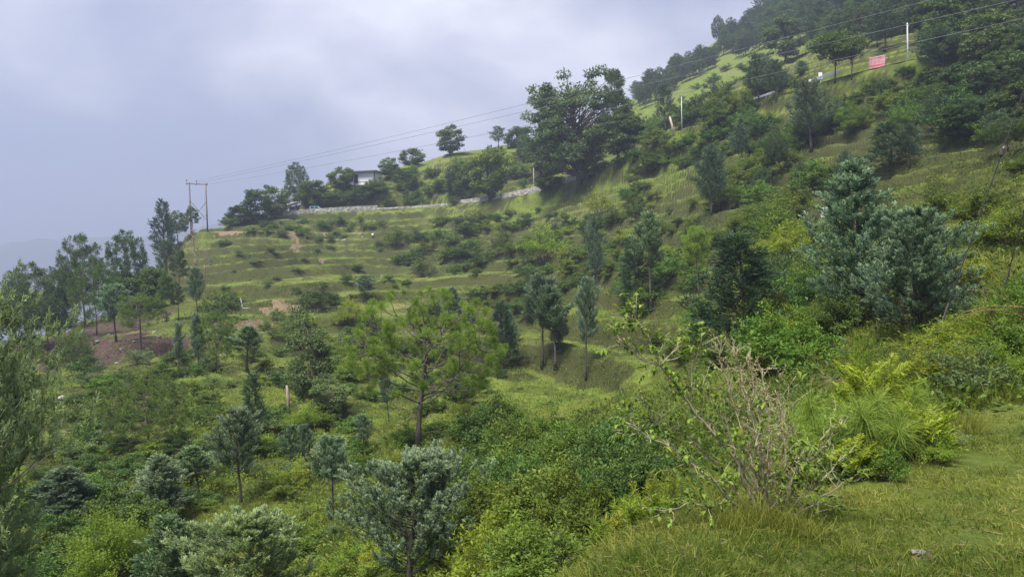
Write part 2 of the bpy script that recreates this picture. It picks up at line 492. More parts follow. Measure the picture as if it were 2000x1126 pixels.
# terrace banks carry brown dead growth, with riser shade darkened into the colour
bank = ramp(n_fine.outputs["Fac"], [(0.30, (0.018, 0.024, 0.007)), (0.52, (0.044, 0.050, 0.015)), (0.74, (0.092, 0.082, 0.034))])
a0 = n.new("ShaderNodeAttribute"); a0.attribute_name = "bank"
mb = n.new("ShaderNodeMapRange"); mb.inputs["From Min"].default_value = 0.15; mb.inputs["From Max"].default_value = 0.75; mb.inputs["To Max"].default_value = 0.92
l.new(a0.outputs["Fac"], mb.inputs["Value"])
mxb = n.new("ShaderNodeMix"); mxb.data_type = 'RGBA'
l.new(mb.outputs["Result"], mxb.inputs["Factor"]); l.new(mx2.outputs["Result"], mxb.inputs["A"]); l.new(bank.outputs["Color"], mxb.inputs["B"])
mx2 = mxb
burn = ramp(n_fine.outputs["Fac"], [(0.32, (0.030, 0.022, 0.020)), (0.52, (0.070, 0.046, 0.040)), (0.72, (0.15, 0.105, 0.085))])
soil = ramp(n_fine.outputs["Fac"], [(0.30, (0.075, 0.055, 0.035)), (0.52, (0.175, 0.128, 0.082)), (0.72, (0.30, 0.235, 0.165))])
a1 = n.new("ShaderNodeAttribute"); a1.attribute_name = "burnt"
a2 = n.new("ShaderNodeAttribute"); a2.attribute_name = "bare"
def masked(att):
    ad = n.new("ShaderNodeMath"); ad.operation = 'MULTIPLY_ADD'
    l.new(n_mid.outputs["Fac"], ad.inputs[0]); ad.inputs[1].default_value = 1.3; ad.inputs[2].default_value = -1.25
    a3 = n.new("ShaderNodeMath"); a3.operation = 'MULTIPLY_ADD'; l.new(n_fine.outputs["Fac"], a3.inputs[0]); a3.inputs[1].default_value = 1.2; l.new(ad.outputs[0], a3.inputs[2]); ad = a3
    sm = n.new("ShaderNodeMath"); sm.operation = 'ADD'; l.new(ad.outputs[0], sm.inputs[0]); l.new(att.outputs["Fac"], sm.inputs[1])
    q = n.new("ShaderNodeMapRange"); q.inputs["From Min"].default_value = 0.42; q.inputs["From Max"].default_value = 0.62
    l.new(sm.outputs[0], q.inputs["Value"]); return q
mx3 = n.new("ShaderNodeMix"); mx3.data_type = 'RGBA'
l.new(masked(a1).outputs["Result"], mx3.inputs["Factor"]); l.new(mx2.outputs["Result"], mx3.inputs["A"]); l.new(burn.outputs["Color"], mx3.inputs["B"])
mx4 = n.new("ShaderNodeMix"); mx4.data_type = 'RGBA'
l.new(masked(a2).outputs["Result"], mx4.inputs["Factor"]); l.new(mx3.outputs["Result"], mx4.inputs["A"]); l.new(soil.outputs["Color"], mx4.inputs["B"])
l.new(mx4.outputs["Result"], p.inputs["Base Color"])
p.inputs["Roughness"].default_value = 0.95
p.inputs["Specular IOR Level"].default_value = 0.15
bm_ = n.new("ShaderNodeBump"); bm_.inputs["Strength"].default_value = 0.9; bm_.inputs["Distance"].default_value = 0.12
l.new(n_fine.outputs["Fac"], bm_.inputs["Height"]); l.new(bm_.outputs["Normal"], p.inputs["Normal"])

nr, na = Z.shape
_i = (np.arange(nr - 1)[:, None] * na + np.arange(na - 1)[None]).ravel()
_T = np.concatenate([np.stack([_i, _i + na + 1, _i + 1], 1), np.stack([_i, _i + na, _i + na + 1], 1)])
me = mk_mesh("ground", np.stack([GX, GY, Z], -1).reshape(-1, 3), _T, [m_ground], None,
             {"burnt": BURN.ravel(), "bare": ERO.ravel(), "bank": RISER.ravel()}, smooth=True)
tag(link("ground", me), "terraced grassy hillside with patches of bare brown earth", None, None, "structure")

# far side of the valley, faint behind the haze
far_u = np.linspace(-3200, 1500, 200)
far_top = 250 + 90 * fbm(far_u / 900, far_u * 0, 5, 5) + 12 * np.sin(far_u / 400)
Vf, nf = [], 14
for k in range(nf):
    t = k / (nf - 1)
    Vf.append(np.stack([far_u, np.full_like(far_u, 2350 + 500 * t) + 60 * fbm(far_u / 200, far_u * 0 + k * 0.35, 8, 3),
                        -160 + (far_top + 160) * t ** 0.8 + 14 * fbm(far_u / 120, far_u * 0 + k * .5, 19, 4) * (t > 0)], 1))
Vf = np.concatenate(Vf); nu = len(far_u)
_i = (np.arange(nf - 1)[:, None] * nu + np.arange(nu - 1)[None]).ravel()
_T = np.concatenate([np.stack([_i, _i + 1, _i + nu + 1], 1), np.stack([_i, _i + nu + 1, _i + nu], 1)])
m_far = plain("far_forest", (0.022, 0.036, 0.026), 0.95, 0.4, 0.02)
tag(link("far_hills", mk_mesh("far_hills", Vf, _T, [m_far], smooth=True)), "faint blue mountain across the valley on the left", None, None, "structure")
# ground that carries the far hills and the valley floor down below the spur
vf = np.array([(-3400, 30, -170), (1700, 30, -170), (1700, 2900, -170), (-3400, 2900, -170)], float)
tag(link("valley_floor", mk_mesh("valley_floor", vf, np.array([(0, 1, 2), (0, 2, 3)]), [m_far])), "deep valley floor beyond the spur", None, None, "structure")

# the damp air
hz = Geo().box((-850, 1400, 110), (5400, 3500, 570))
m_haze = bpy.data.materials.new("haze"); m_haze.use_nodes = True
hn, hl = m_haze.node_tree.nodes, m_haze.node_tree.links
hn.clear()
ho = hn.new("ShaderNodeOutputMaterial"); hv = hn.new("ShaderNodeVolumePrincipled")
hv.inputs["Color"].default_value = (0.54, 0.62, 0.83, 1)
hv.inputs["Density"].default_value = 0.00072
hv.inputs["Anisotropy"].default_value = 0.2
hl.new(hv.outputs["Volume"], ho.inputs["Volume"])
tag(link("haze", hz.mesh("haze", [m_haze])), "thin blue haze hanging over the hillside", None, None, "stuff")
# ------------------------------------------------------------------ plant materials
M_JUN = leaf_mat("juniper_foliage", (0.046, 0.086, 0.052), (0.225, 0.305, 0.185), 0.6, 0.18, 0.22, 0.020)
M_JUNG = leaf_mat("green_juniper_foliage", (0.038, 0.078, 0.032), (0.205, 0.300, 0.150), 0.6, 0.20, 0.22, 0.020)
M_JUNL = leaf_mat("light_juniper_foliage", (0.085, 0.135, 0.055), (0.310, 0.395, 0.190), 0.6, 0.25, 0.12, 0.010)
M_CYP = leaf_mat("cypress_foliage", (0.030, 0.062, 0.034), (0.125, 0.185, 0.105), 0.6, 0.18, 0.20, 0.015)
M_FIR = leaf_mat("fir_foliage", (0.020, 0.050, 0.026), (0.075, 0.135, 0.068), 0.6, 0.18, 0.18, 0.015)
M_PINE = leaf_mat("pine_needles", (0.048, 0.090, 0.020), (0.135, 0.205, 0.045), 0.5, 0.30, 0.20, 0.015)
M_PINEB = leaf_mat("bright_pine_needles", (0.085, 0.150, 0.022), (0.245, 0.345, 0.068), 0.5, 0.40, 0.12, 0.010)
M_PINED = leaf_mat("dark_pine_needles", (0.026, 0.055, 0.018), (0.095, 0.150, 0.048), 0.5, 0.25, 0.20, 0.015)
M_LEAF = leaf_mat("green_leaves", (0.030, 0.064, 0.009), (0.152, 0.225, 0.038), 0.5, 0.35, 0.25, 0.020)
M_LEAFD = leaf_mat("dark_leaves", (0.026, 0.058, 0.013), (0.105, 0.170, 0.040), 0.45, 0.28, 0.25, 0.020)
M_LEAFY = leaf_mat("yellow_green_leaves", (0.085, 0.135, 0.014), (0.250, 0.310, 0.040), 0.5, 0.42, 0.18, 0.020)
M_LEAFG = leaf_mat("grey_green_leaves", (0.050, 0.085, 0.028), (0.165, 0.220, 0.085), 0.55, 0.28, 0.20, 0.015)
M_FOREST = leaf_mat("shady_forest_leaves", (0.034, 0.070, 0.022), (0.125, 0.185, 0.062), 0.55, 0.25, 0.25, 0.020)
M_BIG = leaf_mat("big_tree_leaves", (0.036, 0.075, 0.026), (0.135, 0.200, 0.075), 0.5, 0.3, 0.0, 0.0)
M_BANKG = leaf_mat("dead_bank_grass", (0.034, 0.044, 0.010), (0.110, 0.104, 0.038), 0.7, 0.25, 0.0, 0.0)  # dead grass on the risers, some of their shade mixed into its colour
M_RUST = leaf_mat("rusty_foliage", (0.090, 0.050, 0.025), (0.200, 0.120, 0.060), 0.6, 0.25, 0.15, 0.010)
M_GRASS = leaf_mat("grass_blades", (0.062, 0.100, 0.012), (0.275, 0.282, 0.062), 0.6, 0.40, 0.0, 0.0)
M_BARK = bark_mat("pine_bark", (0.045, 0.035, 0.030), (0.150, 0.115, 0.095))
M_BARKD = bark_mat("dark_bark", (0.030, 0.026, 0.022), (0.095, 0.080, 0.068))
M_BARKL = bark_mat("pale_bark", (0.150, 0.120, 0.095), (0.360, 0.310, 0.250), 24)
M_DEAD = bark_mat("dead_wood", (0.150, 0.105, 0.085), (0.330, 0.260, 0.215))

# ------------------------------------------------------------------ leaf makers
def leaves(g, P, D, L, W, rng, var=None, mat=0, fold=0.25, N=None):
    """Folded diamond leaves: base P, direction D, length L, width W."""
    n = len(P); D = unit(D)
    N = rand_dirs(rng, n) if N is None else unit(N + rng.normal(size=(n, 3)) * 0.35)
    S = unit(np.cross(D, N)); U = np.cross(S, D)
    L = np.broadcast_to(L, (n,))[:, None]; W = np.broadcast_to(W, (n,))[:, None]
    m = P + D * L * 0.45
    V = np.stack([P, m + S * W * .5 + U * W * fold, P + D * L, m - S * W * .5 + U * W * fold], 1)
    b = np.arange(n)[:, None] * 4
    T = np.concatenate([b + [0, 1, 2], b + [0, 2, 3]])
    var = rng.random(n) if var is None else var
    g.add(V.reshape(-1, 3), T, np.repeat(var, 4), mat)

def blades(g, P, D, L, W, rng, var=None, mat=0, droop=0.0):
    """Thin needles or grass blades: one or (with droop) two segments."""
    n = len(P); D = unit(D)
    S = unit(np.cross(D, rand_dirs(rng, n)))
    L = np.broadcast_to(L, (n,))[:, None]; W = np.broadcast_to(W, (n,))[:, None]
    var = rng.random(n) if var is None else var
    if droop:
        m = P + D * L * .55
        D2 = unit(D + np.array([0, 0, -1.0]) * droop * (0.5 + rng.random((n, 1))))
        V = np.stack([P - S * W * .5, P + S * W * .5, m - S * W * .4, m + S * W * .4, m + D2 * L * .45], 1)
        b = np.arange(n)[:, None] * 5
        T = np.concatenate([b + [0, 1, 3], b + [0, 3, 2], b + [2, 3, 4]])
        g.add(V.reshape(-1, 3), T, np.repeat(var, 5), mat)
    else:
        V = np.stack([P - S * W * .5, P + S * W * .5, P + D * L], 1)
        T = np.arange(n)[:, None] * 3 + [0, 1, 2]
        g.add(V.reshape(-1, 3), T, np.repeat(var, 3), mat)

def arc(a, b, lift, n=5):
    t = np.linspace(0, 1, n)[:, None]
    return a * (1 - t) + b * t + np.array([0, 0, 1.0]) * lift * (4 * t * (1 - t))

def wander(a, b, n, amp, rng):
    t = np.linspace(0, 1, n)[:, None]
    P = a * (1 - t) + b * t
    L = np.linalg.norm(b - a)
    P[1:-1] += rng.normal(size=(n - 2, 3)) * amp * L
    return P

# every maker returns (wood Geo, foliage Geo, height, radius)
def conifer(seed, H=5.0, R=1.3, bare=0.08, form='cone', n_br=90, n_tw=7, n_lf=16, up=0.6, leafL=0.20, leafW=0.035,
            trunk=0.022, inner=0.45, lean=0.0, stubs=10, gaps=0.15, tight=0.30):
    """Cypress, juniper or fir: whorled branches carrying upswept sprays of small scale leaves."""
    rng = np.random.default_rng(seed)
    w, f = Geo(), Geo()
    t = np.linspace(0, 1, 9)
    tx = lean * H * t ** 1.5 + 0.07 * R * np.sin(t * 5 + seed)
    TP = np.stack([tx, 0.02 * R * np.cos(t * 4 + seed), t * H * 0.97], 1)
    w.tube(TP, H * trunk * (1 - t * 0.93) * (1 + 0.5 * np.exp(-t * 18)), 8)
    lob = rng.normal(size=6) * 0.20
    for i in range(n_br):
        s = (i + rng.random()) / n_br
        h = bare + (1 - bare) * s
        if form == 'cone': rr = (1 - s) ** 0.85 * (0.55 + 0.45 * min(1, s / 0.10))
        elif form == 'drop': rr = math.sin(math.pi * min(1, (s * 0.86 + 0.14)) ** 0.75) ** 0.8
        elif form == 'column': rr = (1 - s ** 3) ** 0.8 * (0.5 + 0.5 * min(1, s / 0.15))
        elif form == 'round': rr = math.sqrt(max(0.02, 1 - (2 * s * 0.80 - 0.62) ** 2))
        else: rr = (1 - s) ** 0.55 * (0.75 + 0.25 * min(1, s / .2))
        az = i * 2.39996 + rng.normal() * 0.3
        rr *= R * (0.55 + 0.70 * rng.random()) * (1 + lob[int((az % 6.283)) % 6] * math.cos(s * 7 + seed))
        if rng.random() < gaps: rr *= 0.55
        a = np.array([np.interp(h, t, TP[:, 0]), np.interp(h, t, TP[:, 1]), h * H * .97])
        hd = np.array([math.cos(az), math.sin(az), 0])
        rise = rr * up * (0.6 + 0.8 * rng.random())
        b = a + hd * rr + np.array([0, 0, rise])
        b[2] = min(b[2], H * (0.98 + 0.02 * rng.random()))
        BP = arc(a, b, -0.12 * rr if up > 0.2 else 0.06 * rr, 5)
        w.tube(BP, np.linspace(max(.006, H * trunk * .28 * (1 - h * .6)), .004, 5), 4, cap=False)
        bd = unit(b - a)
        k = max(2, int(n_tw * (0.5 + rr / R)))
        for j in range(k):
            q = inner + (1 - inner) * (j + rng.random()) / k
            c = a * (1 - q) + b * q + rng.normal(size=3) * 0.07 * rr * (0.3 + q)
            ax = unit(bd * 0.7 + np.array([0, 0, 0.25 + up * 0.8]) + rng.normal(size=3) * 0.30)
            if j == k - 1: c, ax = b - bd * 0.1 * rr, unit(bd + np.array([0, 0, up]))
            m = n_lf
            along = rng.random(m)
            wide = (1 - along * .75)[:, None]
            P = c + ax * (along[:, None] * leafL * 2.6) + rng.normal(size=(m, 3)) * leafL * 0.30 * wide
            D = ax + rng.normal(size=(m, 3)) * tight
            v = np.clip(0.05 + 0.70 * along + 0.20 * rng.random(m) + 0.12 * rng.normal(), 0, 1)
            leaves(f, P, D, leafL * (0.6 + 0.6 * rng.random(m)), leafW * (0.7 + 0.6 * rng.random(m)), rng, v, fold=0.4)
    for i in range(stubs):                      # dead lower twigs on the bare trunk
        h = rng.random() * max(bare, .30 if stubs > 60 else .12)
        az = rng.random() * 6.283
        a = np.array([np.interp(h, t, TP[:, 0]), 0, h * H])
        b = a + np.array([math.cos(az), math.sin(az), 0.25]) * R * (0.12 + (0.7 if stubs > 60 else 0.3) * rng.random())
        w.tube(wander(a, b, 4, .05, rng), np.linspace(.012, .003, 4), 4, cap=False)
    return w, f, H, R

def tuft(f, c, ax, L, n, rng, W, v0=0.5, spread=0.62, droop=0.0):
    """Round brush of needles at a shoot tip."""
    D = unit(ax * 0.55 + rng.normal(size=(n, 3)) * spread)
    Lq = L * (0.75 + 0.35 * rng.random((n, 1)))
    P = c - ax * rng.random((n, 1)) * L * 0.45 + D * Lq          # broad end outwards
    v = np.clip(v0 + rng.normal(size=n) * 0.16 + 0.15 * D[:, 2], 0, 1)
    blades(f, P, -D, Lq[:, 0], W, rng, v, droop=0)

def pine(seed, H=7.0, R=2.6, bare=0.35, n_br=26, subs=7, L=0.30, n_nd=42, W=0.016, trunk=0.020, form='round', lean=0.0, droopy=0, fill=1.0):
    """Long-needled pine: bare limbs that fork and end in round brushes of needles."""
    rng = np.random.default_rng(seed)
    w, f = Geo(), Geo()
    t = np.linspace(0, 1, 10)
    TP = np.stack([lean * H * t + 0.05 * np.sin(t * 6 + seed), 0.05 * np.cos(t * 5 + seed), t * H * 0.95], 1)
    w.tube(TP, H * trunk * (1 - t * 0.90) * (1 + 0.35 * np.exp(-t * 16)), 9)
    for i in range(n_br):
        s = (i + rng.random() * .9) / n_br
        h = bare + (0.96 - bare) * s
        if form == 'round': rr = math.sqrt(max(0.05, 1 - (1.62 * s - 0.66) ** 2))
        elif form == 'flat': rr = 1.0 - 0.55 * s ** 2
        else: rr = (1 - s) ** 0.7 + 0.10
        rr *= R * (0.70 + 0.38 * rng.random())
        az = i * 2.39996 + rng.normal() * 0.35
        a = np.array([np.interp(h, t, TP[:, 0]), np.interp(h, t, TP[:, 1]), h * H * .95])
        hd = np.array([math.cos(az), math.sin(az), 0])
        b = a + hd * rr + np.array([0, 0, rr * (0.12 + 0.40 * s + 0.2 * rng.random())])
        b[2] = min(b[2], H * 0.985)
        n = 7
        BP = arc(a, b, -0.10 * rr, n); BP[1:-1] += rng.normal(size=(n - 2, 3)) * 0.03 * rr
        w.tube(BP, np.linspace(H * trunk * .36 * (1 - h * .5), .010, n), 5, cap=False)
        tuft(f, b, unit(b - BP[-2] + np.array([0, 0, .3])), L, n_nd, rng, W, 0.55, droop=droopy)
        for k in range(max(2, int(subs * (0.35 + 0.65 * rr / R) * fill))):
            q = 0.30 + 0.68 * rng.random() ** .8
            c = np.array([np.interp(q, np.linspace(0, 1, n), BP[:, m]) for m in range(3)])
            side = np.cross(unit(b - a), [0, 0, 1]) * rng.normal() * 1.2
            dv = unit(unit(b - a) * 0.45 + side + np.array([0, 0, 0.25 + 0.6 * rng.random()]))
            ln = R * (0.12 + 0.22 * rng.random())
            e_ = c + dv * ln
            w.tube(arc(c, e_, -0.12 * ln, 4), np.linspace(.016, .007, 4) * (H / 7), 4, cap=False)
            tuft(f, e_, unit(dv + np.array([0, 0, .7])), L * (0.8 + .3 * rng.random()), n_nd, rng, W, 0.35 + .35 * rng.random(), droop=droopy)
            if rng.random() < .5:
                e2 = (c + e_) / 2 + unit(dv + rng.normal(size=3) * .8 + np.array([0, 0, .4])) * ln * .6
                w.tube(np.stack([(c + e_) / 2, e2]), np.array([.010, .006]) * (H / 7), 4, cap=False)
                tuft(f, e2, unit(e2 - c + np.array([0, 0, .2])), L * .9, n_nd, rng, W, 0.35 + .35 * rng.random(), droop=droopy)
    tuft(f, TP[-1] + [0, 0, H * .03], np.array([0, 0, 1.0]), L, n_nd * 2, rng, W, .6)
    return w, f, H, R

def domepine(seed, H=6.4, R=3.0, bottom=0.30, n_limb=16, n_tuft=170, L=0.21, n_nd=110, W=0.011, trunk=0.019, lean=0.0, low=0.25, flat=1.0):
    """Round-crowned long-needled pine: forking limbs carry ball-shaped needle brushes over a domed crown."""
    rng = np.random.default_rng(seed)
    w, f = Geo(), Geo()
    t = np.linspace(0, 1, 10)
    TP = np.stack([lean * H * t + 0.035 * R * np.sin(t * 6 + seed), 0.035 * R * np.cos(t * 5 + seed), t * H * 0.94], 1)
    w.tube(TP, H * trunk * (1 - t * 0.90) * (1 + 0.35 * np.exp(-t * 16)), 9)
    rz = (1 - bottom) * H * 0.5; zc = bottom * H + rz
    def trunk_at(z):
        q = np.clip(z / (H * .94), 0, 1)
        return np.array([np.interp(q, t, TP[:, 0]), np.interp(q, t, TP[:, 1]), q * H * .94])
    lob = unit(rng.normal(size=(6, 3)))
    limbs = []
    for i in range(n_limb):
        dz = 0.95 - 1.55 * (i + .5) / n_limb
        az = i * 2.39996 + rng.normal() * .25; rh = math.sqrt(max(0.05, 1 - dz * dz))
        d = np.array([math.cos(az) * rh, math.sin(az) * rh, dz])
        end = np.array([d[0] * R, d[1] * R, d[2] * rz * flat]) * (0.70 + .12 * rng.random()) + [trunk_at(zc)[0], trunk_at(zc)[1], zc]
        a = trunk_at(np.clip(end[2] - 0.50 * math.hypot(end[0], end[1]) - 0.05 * H, bottom * H * .95, .9 * H))
        BP = arc(a, end, -0.13 * np.linalg.norm(end - a), 8); BP[1:-1] += rng.normal(size=(6, 3)) * .022 * R
        w.tube(BP, np.linspace(H * trunk * .40 * (1 - .5 * a[2] / H), .012 * H / 6.4, 8), 6, cap=False)
        limbs.append(BP)
    LP = np.concatenate([b[3:] for b in limbs])
    k = 0
    for i in range(n_tuft):
        dz = 1 - (1 + low) * (i + .5) / n_tuft + low * 0
        dz = 1.0 - (1.0 + 0.72) * ((i + rng.random()) / n_tuft) ** 0.9
        az = i * 2.39996 + rng.normal() * .3; rh = math.sqrt(max(0.0, 1 - dz * dz))
        d = np.array([math.cos(az) * rh, math.sin(az) * rh, dz])
        rad = (0.86 + 0.16 * rng.random()) * (0.90 + 0.16 * max(0, float((lob @ d).max()))) * (1 if rng.random() < .7 else .55 + .3 * rng.random())
        e_ = np.array([d[0] * R, d[1] * R, d[2] * rz]) * rad + [trunk_at(zc)[0], trunk_at(zc)[1], zc]
        e_[2] = min(e_[2], H)
        q = LP - e_; q[:, 2] *= 0.7; q[:, 2] += 0.25 * R * 0
        c = LP[np.argmin((q ** 2).sum(1) + np.where(LP[:, 2] > e_[2], .6 * R * R, 0) * .3)]
        ln = np.linalg.norm(e_ - c)
        if ln > .02:
            w.tube(arc(c, e_, -0.14 * ln, 5), np.linspace(.017, .008, 5) * (H / 6.4), 4, cap=False)
        ax = unit(unit(e_ - c) * .4 + np.array([0, 0, 1.0]))
        sz_ = 0.68 + .60 * rng.random()
        tuft(f, e_, unit(ax + rng.normal(size=3) * .3), L * sz_, int(n_nd * (.35 + .65 * sz_)), rng, W, 0.30 + .40 * rng.random(), spread=.55 + .35 * rng.random())
        if rng.random() < .25:
            m = c * .45 + e_ * .55 + rng.normal(size=3) * ln * .22
            w.tube(np.stack([c * .6 + e_ * .4, m]), np.array([.010, .006]) * (H / 6.4), 4, cap=False)
            tuft(f, m, unit(m - c + [0, 0, .4 * ln]), L * .85, n_nd, rng, W, 0.3 + .35 * rng.random(), spread=.75)
    tuft(f, TP[-1] + [0, 0, H * .03], np.array([0, 0, 1.0]), L, n_nd, rng, W, .6)
    for i in range(10):                       # dead lower branches
        h = bottom * H * (.25 + .75 * rng.random()); az = rng.random() * 6.283
        a = trunk_at(h); b = a + np.array([math.cos(az), math.sin(az), .05 + .2 * rng.random()]) * R * (.2 + .55 * rng.random())
        w.tube(wander(a, b, 6, .04, rng), np.linspace(.015, .004, 6) * (H / 6.4), 4, cap=False)
    return w, f, H, R

def broadleaf(seed, H=10.0, R=4.0, bare=0.3, n_cl=60, n_lf=110, leaf=0.16, trunk=0.022, form='dome', cl=0.24, open_=0.0, lean=0.0, rag=0.05):
    """Leafy tree: limbs forking from a trunk into clumps of leaves, gaps between the clumps."""
    rng = np.random.default_rng(seed)
    w, f = Geo(), Geo()
    cz, hz_ = (bare + 1) / 2 * H, (1 - bare) / 2 * H
    t = np.linspace(0, 1, 8)
    top = H * (bare + (1 - bare) * 0.72)
    TP = np.stack([lean * top * t + 0.012 * H * np.sin(t * 5 + seed), 0.012 * H * np.cos(t * 6 + seed), t * top], 1)
    w.tube(TP, H * trunk * (1 - t * 0.82) * (1 + 0.5 * np.exp(-t * 14)), 9)
    lob = [unit(rng.normal(size=3) * [1, 1, .6]) for _ in range(5)]
    for i in range(n_cl):
        d = unit(rng.normal(size=3))
        if form == 'dome': d[2] = abs(d[2]) * (1 if rng.random() < .75 else -.55)
        rad = (0.45 + 0.55 * rng.random() ** 0.5)
        bulge = 0.80 + 0.30 * max(0, max(float(d @ q) for q in lob)) ** 2 + rng.normal() * rag
        c = np.array([d[0] * R, d[1] * R, d[2] * hz_]) * rad * bulge * (1 - 0.3 * cl)
        c[2] += cz - hz_ * 0.10
        c[0] += lean * c[2]
        s = min(0.95, max(0.15, (c[2] - 0.22 * H) / top))
        a = np.array([np.interp(s, t, TP[:, 0]), np.interp(s, t, TP[:, 1]), s * top])
        BP = wander(a, c, 5, 0.05, rng)
        w.tube(BP, np.linspace(H * trunk * .28, H * trunk * .05, 5), 4, cap=False)
        rc = R * cl * (0.7 + 0.6 * rng.random())
        m = int(n_lf * (0.6 + 0.8 * rng.random()))
        if rng.random() < open_: m //= 3
        q = rand_dirs(rng, m)
        q[:, 2] = np.where(q[:, 2] < -0.2, q[:, 2] * 0.5, q[:, 2])
        P = c + q * rc * (0.35 + 0.65 * rng.random((m, 1)) ** .6) * [1, 1, 0.72]
        D = unit(q * 0.6 + rng.normal(size=(m, 3)) * 0.7 + [0, 0, -0.25])
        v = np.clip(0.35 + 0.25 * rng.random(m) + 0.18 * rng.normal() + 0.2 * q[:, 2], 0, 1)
        leaves(f, P, D, leaf * (0.6 + 0.8 * rng.random(m)), leaf * 0.62 * (0.6 + 0.6 * rng.random(m)), rng, v, N=q + [0, 0, .8])
        for _ in range(2):
            e_ = c + rand_dirs(rng, 1)[0] * rc * .8
            w.tube(np.stack([c, (c + e_) / 2 + rng.normal(size=3) * rc * .06, e_]), np.linspace(H * trunk * .06, H * trunk * .02, 3), 3, cap=False)
    return w, f, H, R

def shrub(seed, H=1.6, R=1.1, n_st=26, n_lf=150, leaf=0.075, ratio=0.55, spike=0.0, spread=1.0, wood=0.012):
    """Many-stemmed bush: stems from the base, each carrying leafy side shoots; a ragged, gappy outline."""
    rng = np.random.default_rng(seed)
    w, f = Geo(), Geo()
    lob = rng.normal(size=8) * 0.16
    for i in range(n_st):
        az = i * 2.39996 + rng.normal() * .4
        q = math.sqrt((i + .5) / n_st)
        rr = R * q * spread * (0.85 + 0.3 * rng.random()) * (1 + lob[int(az % 6.283 / .7854) % 8])
        hh = H * math.sqrt(max(0.12, 1 - (q * 0.93) ** 2)) * (0.75 + 0.4 * rng.random()) * (1 + lob[(int(az % 6.283 / .7854) + 3) % 8])
        a = np.array([math.cos(az), math.sin(az), 0]) * R * 0.10 * q
        b = np.array([math.cos(az) * rr, math.sin(az) * rr, hh])
        BP = arc(a, b, 0.10 * H * q, 6); BP[1:-1] += rng.normal(size=(4, 3)) * 0.025 * R
        w.tube(BP, np.linspace(wood, wood * .25, 6), 4, cap=False)
        m = n_lf
        nc = 7
        sc = 0.32 + 0.68 * rng.random(nc) ** 0.7; sc[0] = 1.0
        od = rand_dirs(rng, nc); od[:, 2] = np.abs(od[:, 2]) * np.where(rng.random(nc) < .75, 1, -.5)
        pick = rng.integers(nc, size=m); s = sc[pick]
        C = np.stack([np.interp(s, np.linspace(0, 1, 6), BP[:, k]) for k in range(3)], 1)
        off = unit(od[pick] * 0.6 + rng.normal(size=(m, 3)) * 0.55)
        C = C + od[pick] * R * 0.17 * (1.2 - 0.8 * s[:, None])
        P = C + rng.normal(size=(m, 3)) * R * 0.060 * [1.25, 1.25, 0.8]
        cv = rng.normal(size=nc)[pick] * 0.12
        over = (s > 0.93) & (rng.random(m) < spike)
        P[over] += unit(b - a) * rng.random((over.sum(), 1)) * H * 0.18
        D = unit(off * 0.7 + unit(b - a) * 0.5 + rng.normal(size=(m, 3)) * 0.5 + [0, 0, -.05])
        out_ = unit(b - np.array([0, 0, H * .3]))
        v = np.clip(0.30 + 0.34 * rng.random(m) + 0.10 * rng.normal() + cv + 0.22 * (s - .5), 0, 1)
        leaves(f, P, D, leaf * (0.55 + 0.9 * rng.random(m)), leaf * ratio * (0.6 + .7 * rng.random(m)), rng, v, N=out_ + off * .6 + [0, 0, .7])
    return w, f, H, R

def dead_tree(seed, H=6.0, R=1.6, n_br=22, up=1.2):
    rng = np.random.default_rng(seed)
    w = Geo()
    t = np.linspace(0, 1, 8)
    TP = np.stack([0.03 * H * np.sin(t * 4 + seed), 0.02 * H * np.cos(t * 5), t * H], 1)
    w.tube(TP, H * 0.016 * (1 - t * .92), 7)
    for i in range(n_br):
        s = 0.25 + 0.7 * (i + rng.random()) / n_br
        az = i * 2.4 + rng.normal() * .3
        a = np.array([np.interp(s, t, TP[:, 0]), np.interp(s, t, TP[:, 1]), s * H])
        ln = R * (1.15 - s) * (0.7 + .5 * rng.random())
        b = a + np.array([math.cos(az), math.sin(az), up * (.6 + .6 * rng.random())]) * ln
        w.tube(wander(a, b, 5, .05, rng), np.linspace(H * .006, H * .0015, 5), 4, cap=False)
        for k in range(4):
            q = .35 + .6 * rng.random(); c = a * (1 - q) + b * q
            e_ = c + unit(unit(b - a) + rng.normal(size=3) * .6) * ln * .4
            w.tube(wander(c, e_, 4, .06, rng), np.linspace(H * .003, H * .0008, 4), 3, cap=False)
    return w, None, H, R

# ------------------------------------------------------------------ prototypes (meshes shared by the copies)
PROTO = {}
def proto(key, made, m_wood, m_leaf):
    w, f, H, R = made
    ext = 0.0
    if f is not None:
        V = np.concatenate(f.V)
    else:
        V = np.concatenate(w.V)
    top = np.percentile(V[:, 2], 99.8)
    rad = np.percentile(np.abs(V[:, 0]), 97)
    PROTO[key] = (w.mesh("trunk", [m_wood], True), f.mesh("crown", [m_leaf]) if f is not None else None, float(top), float(rad))

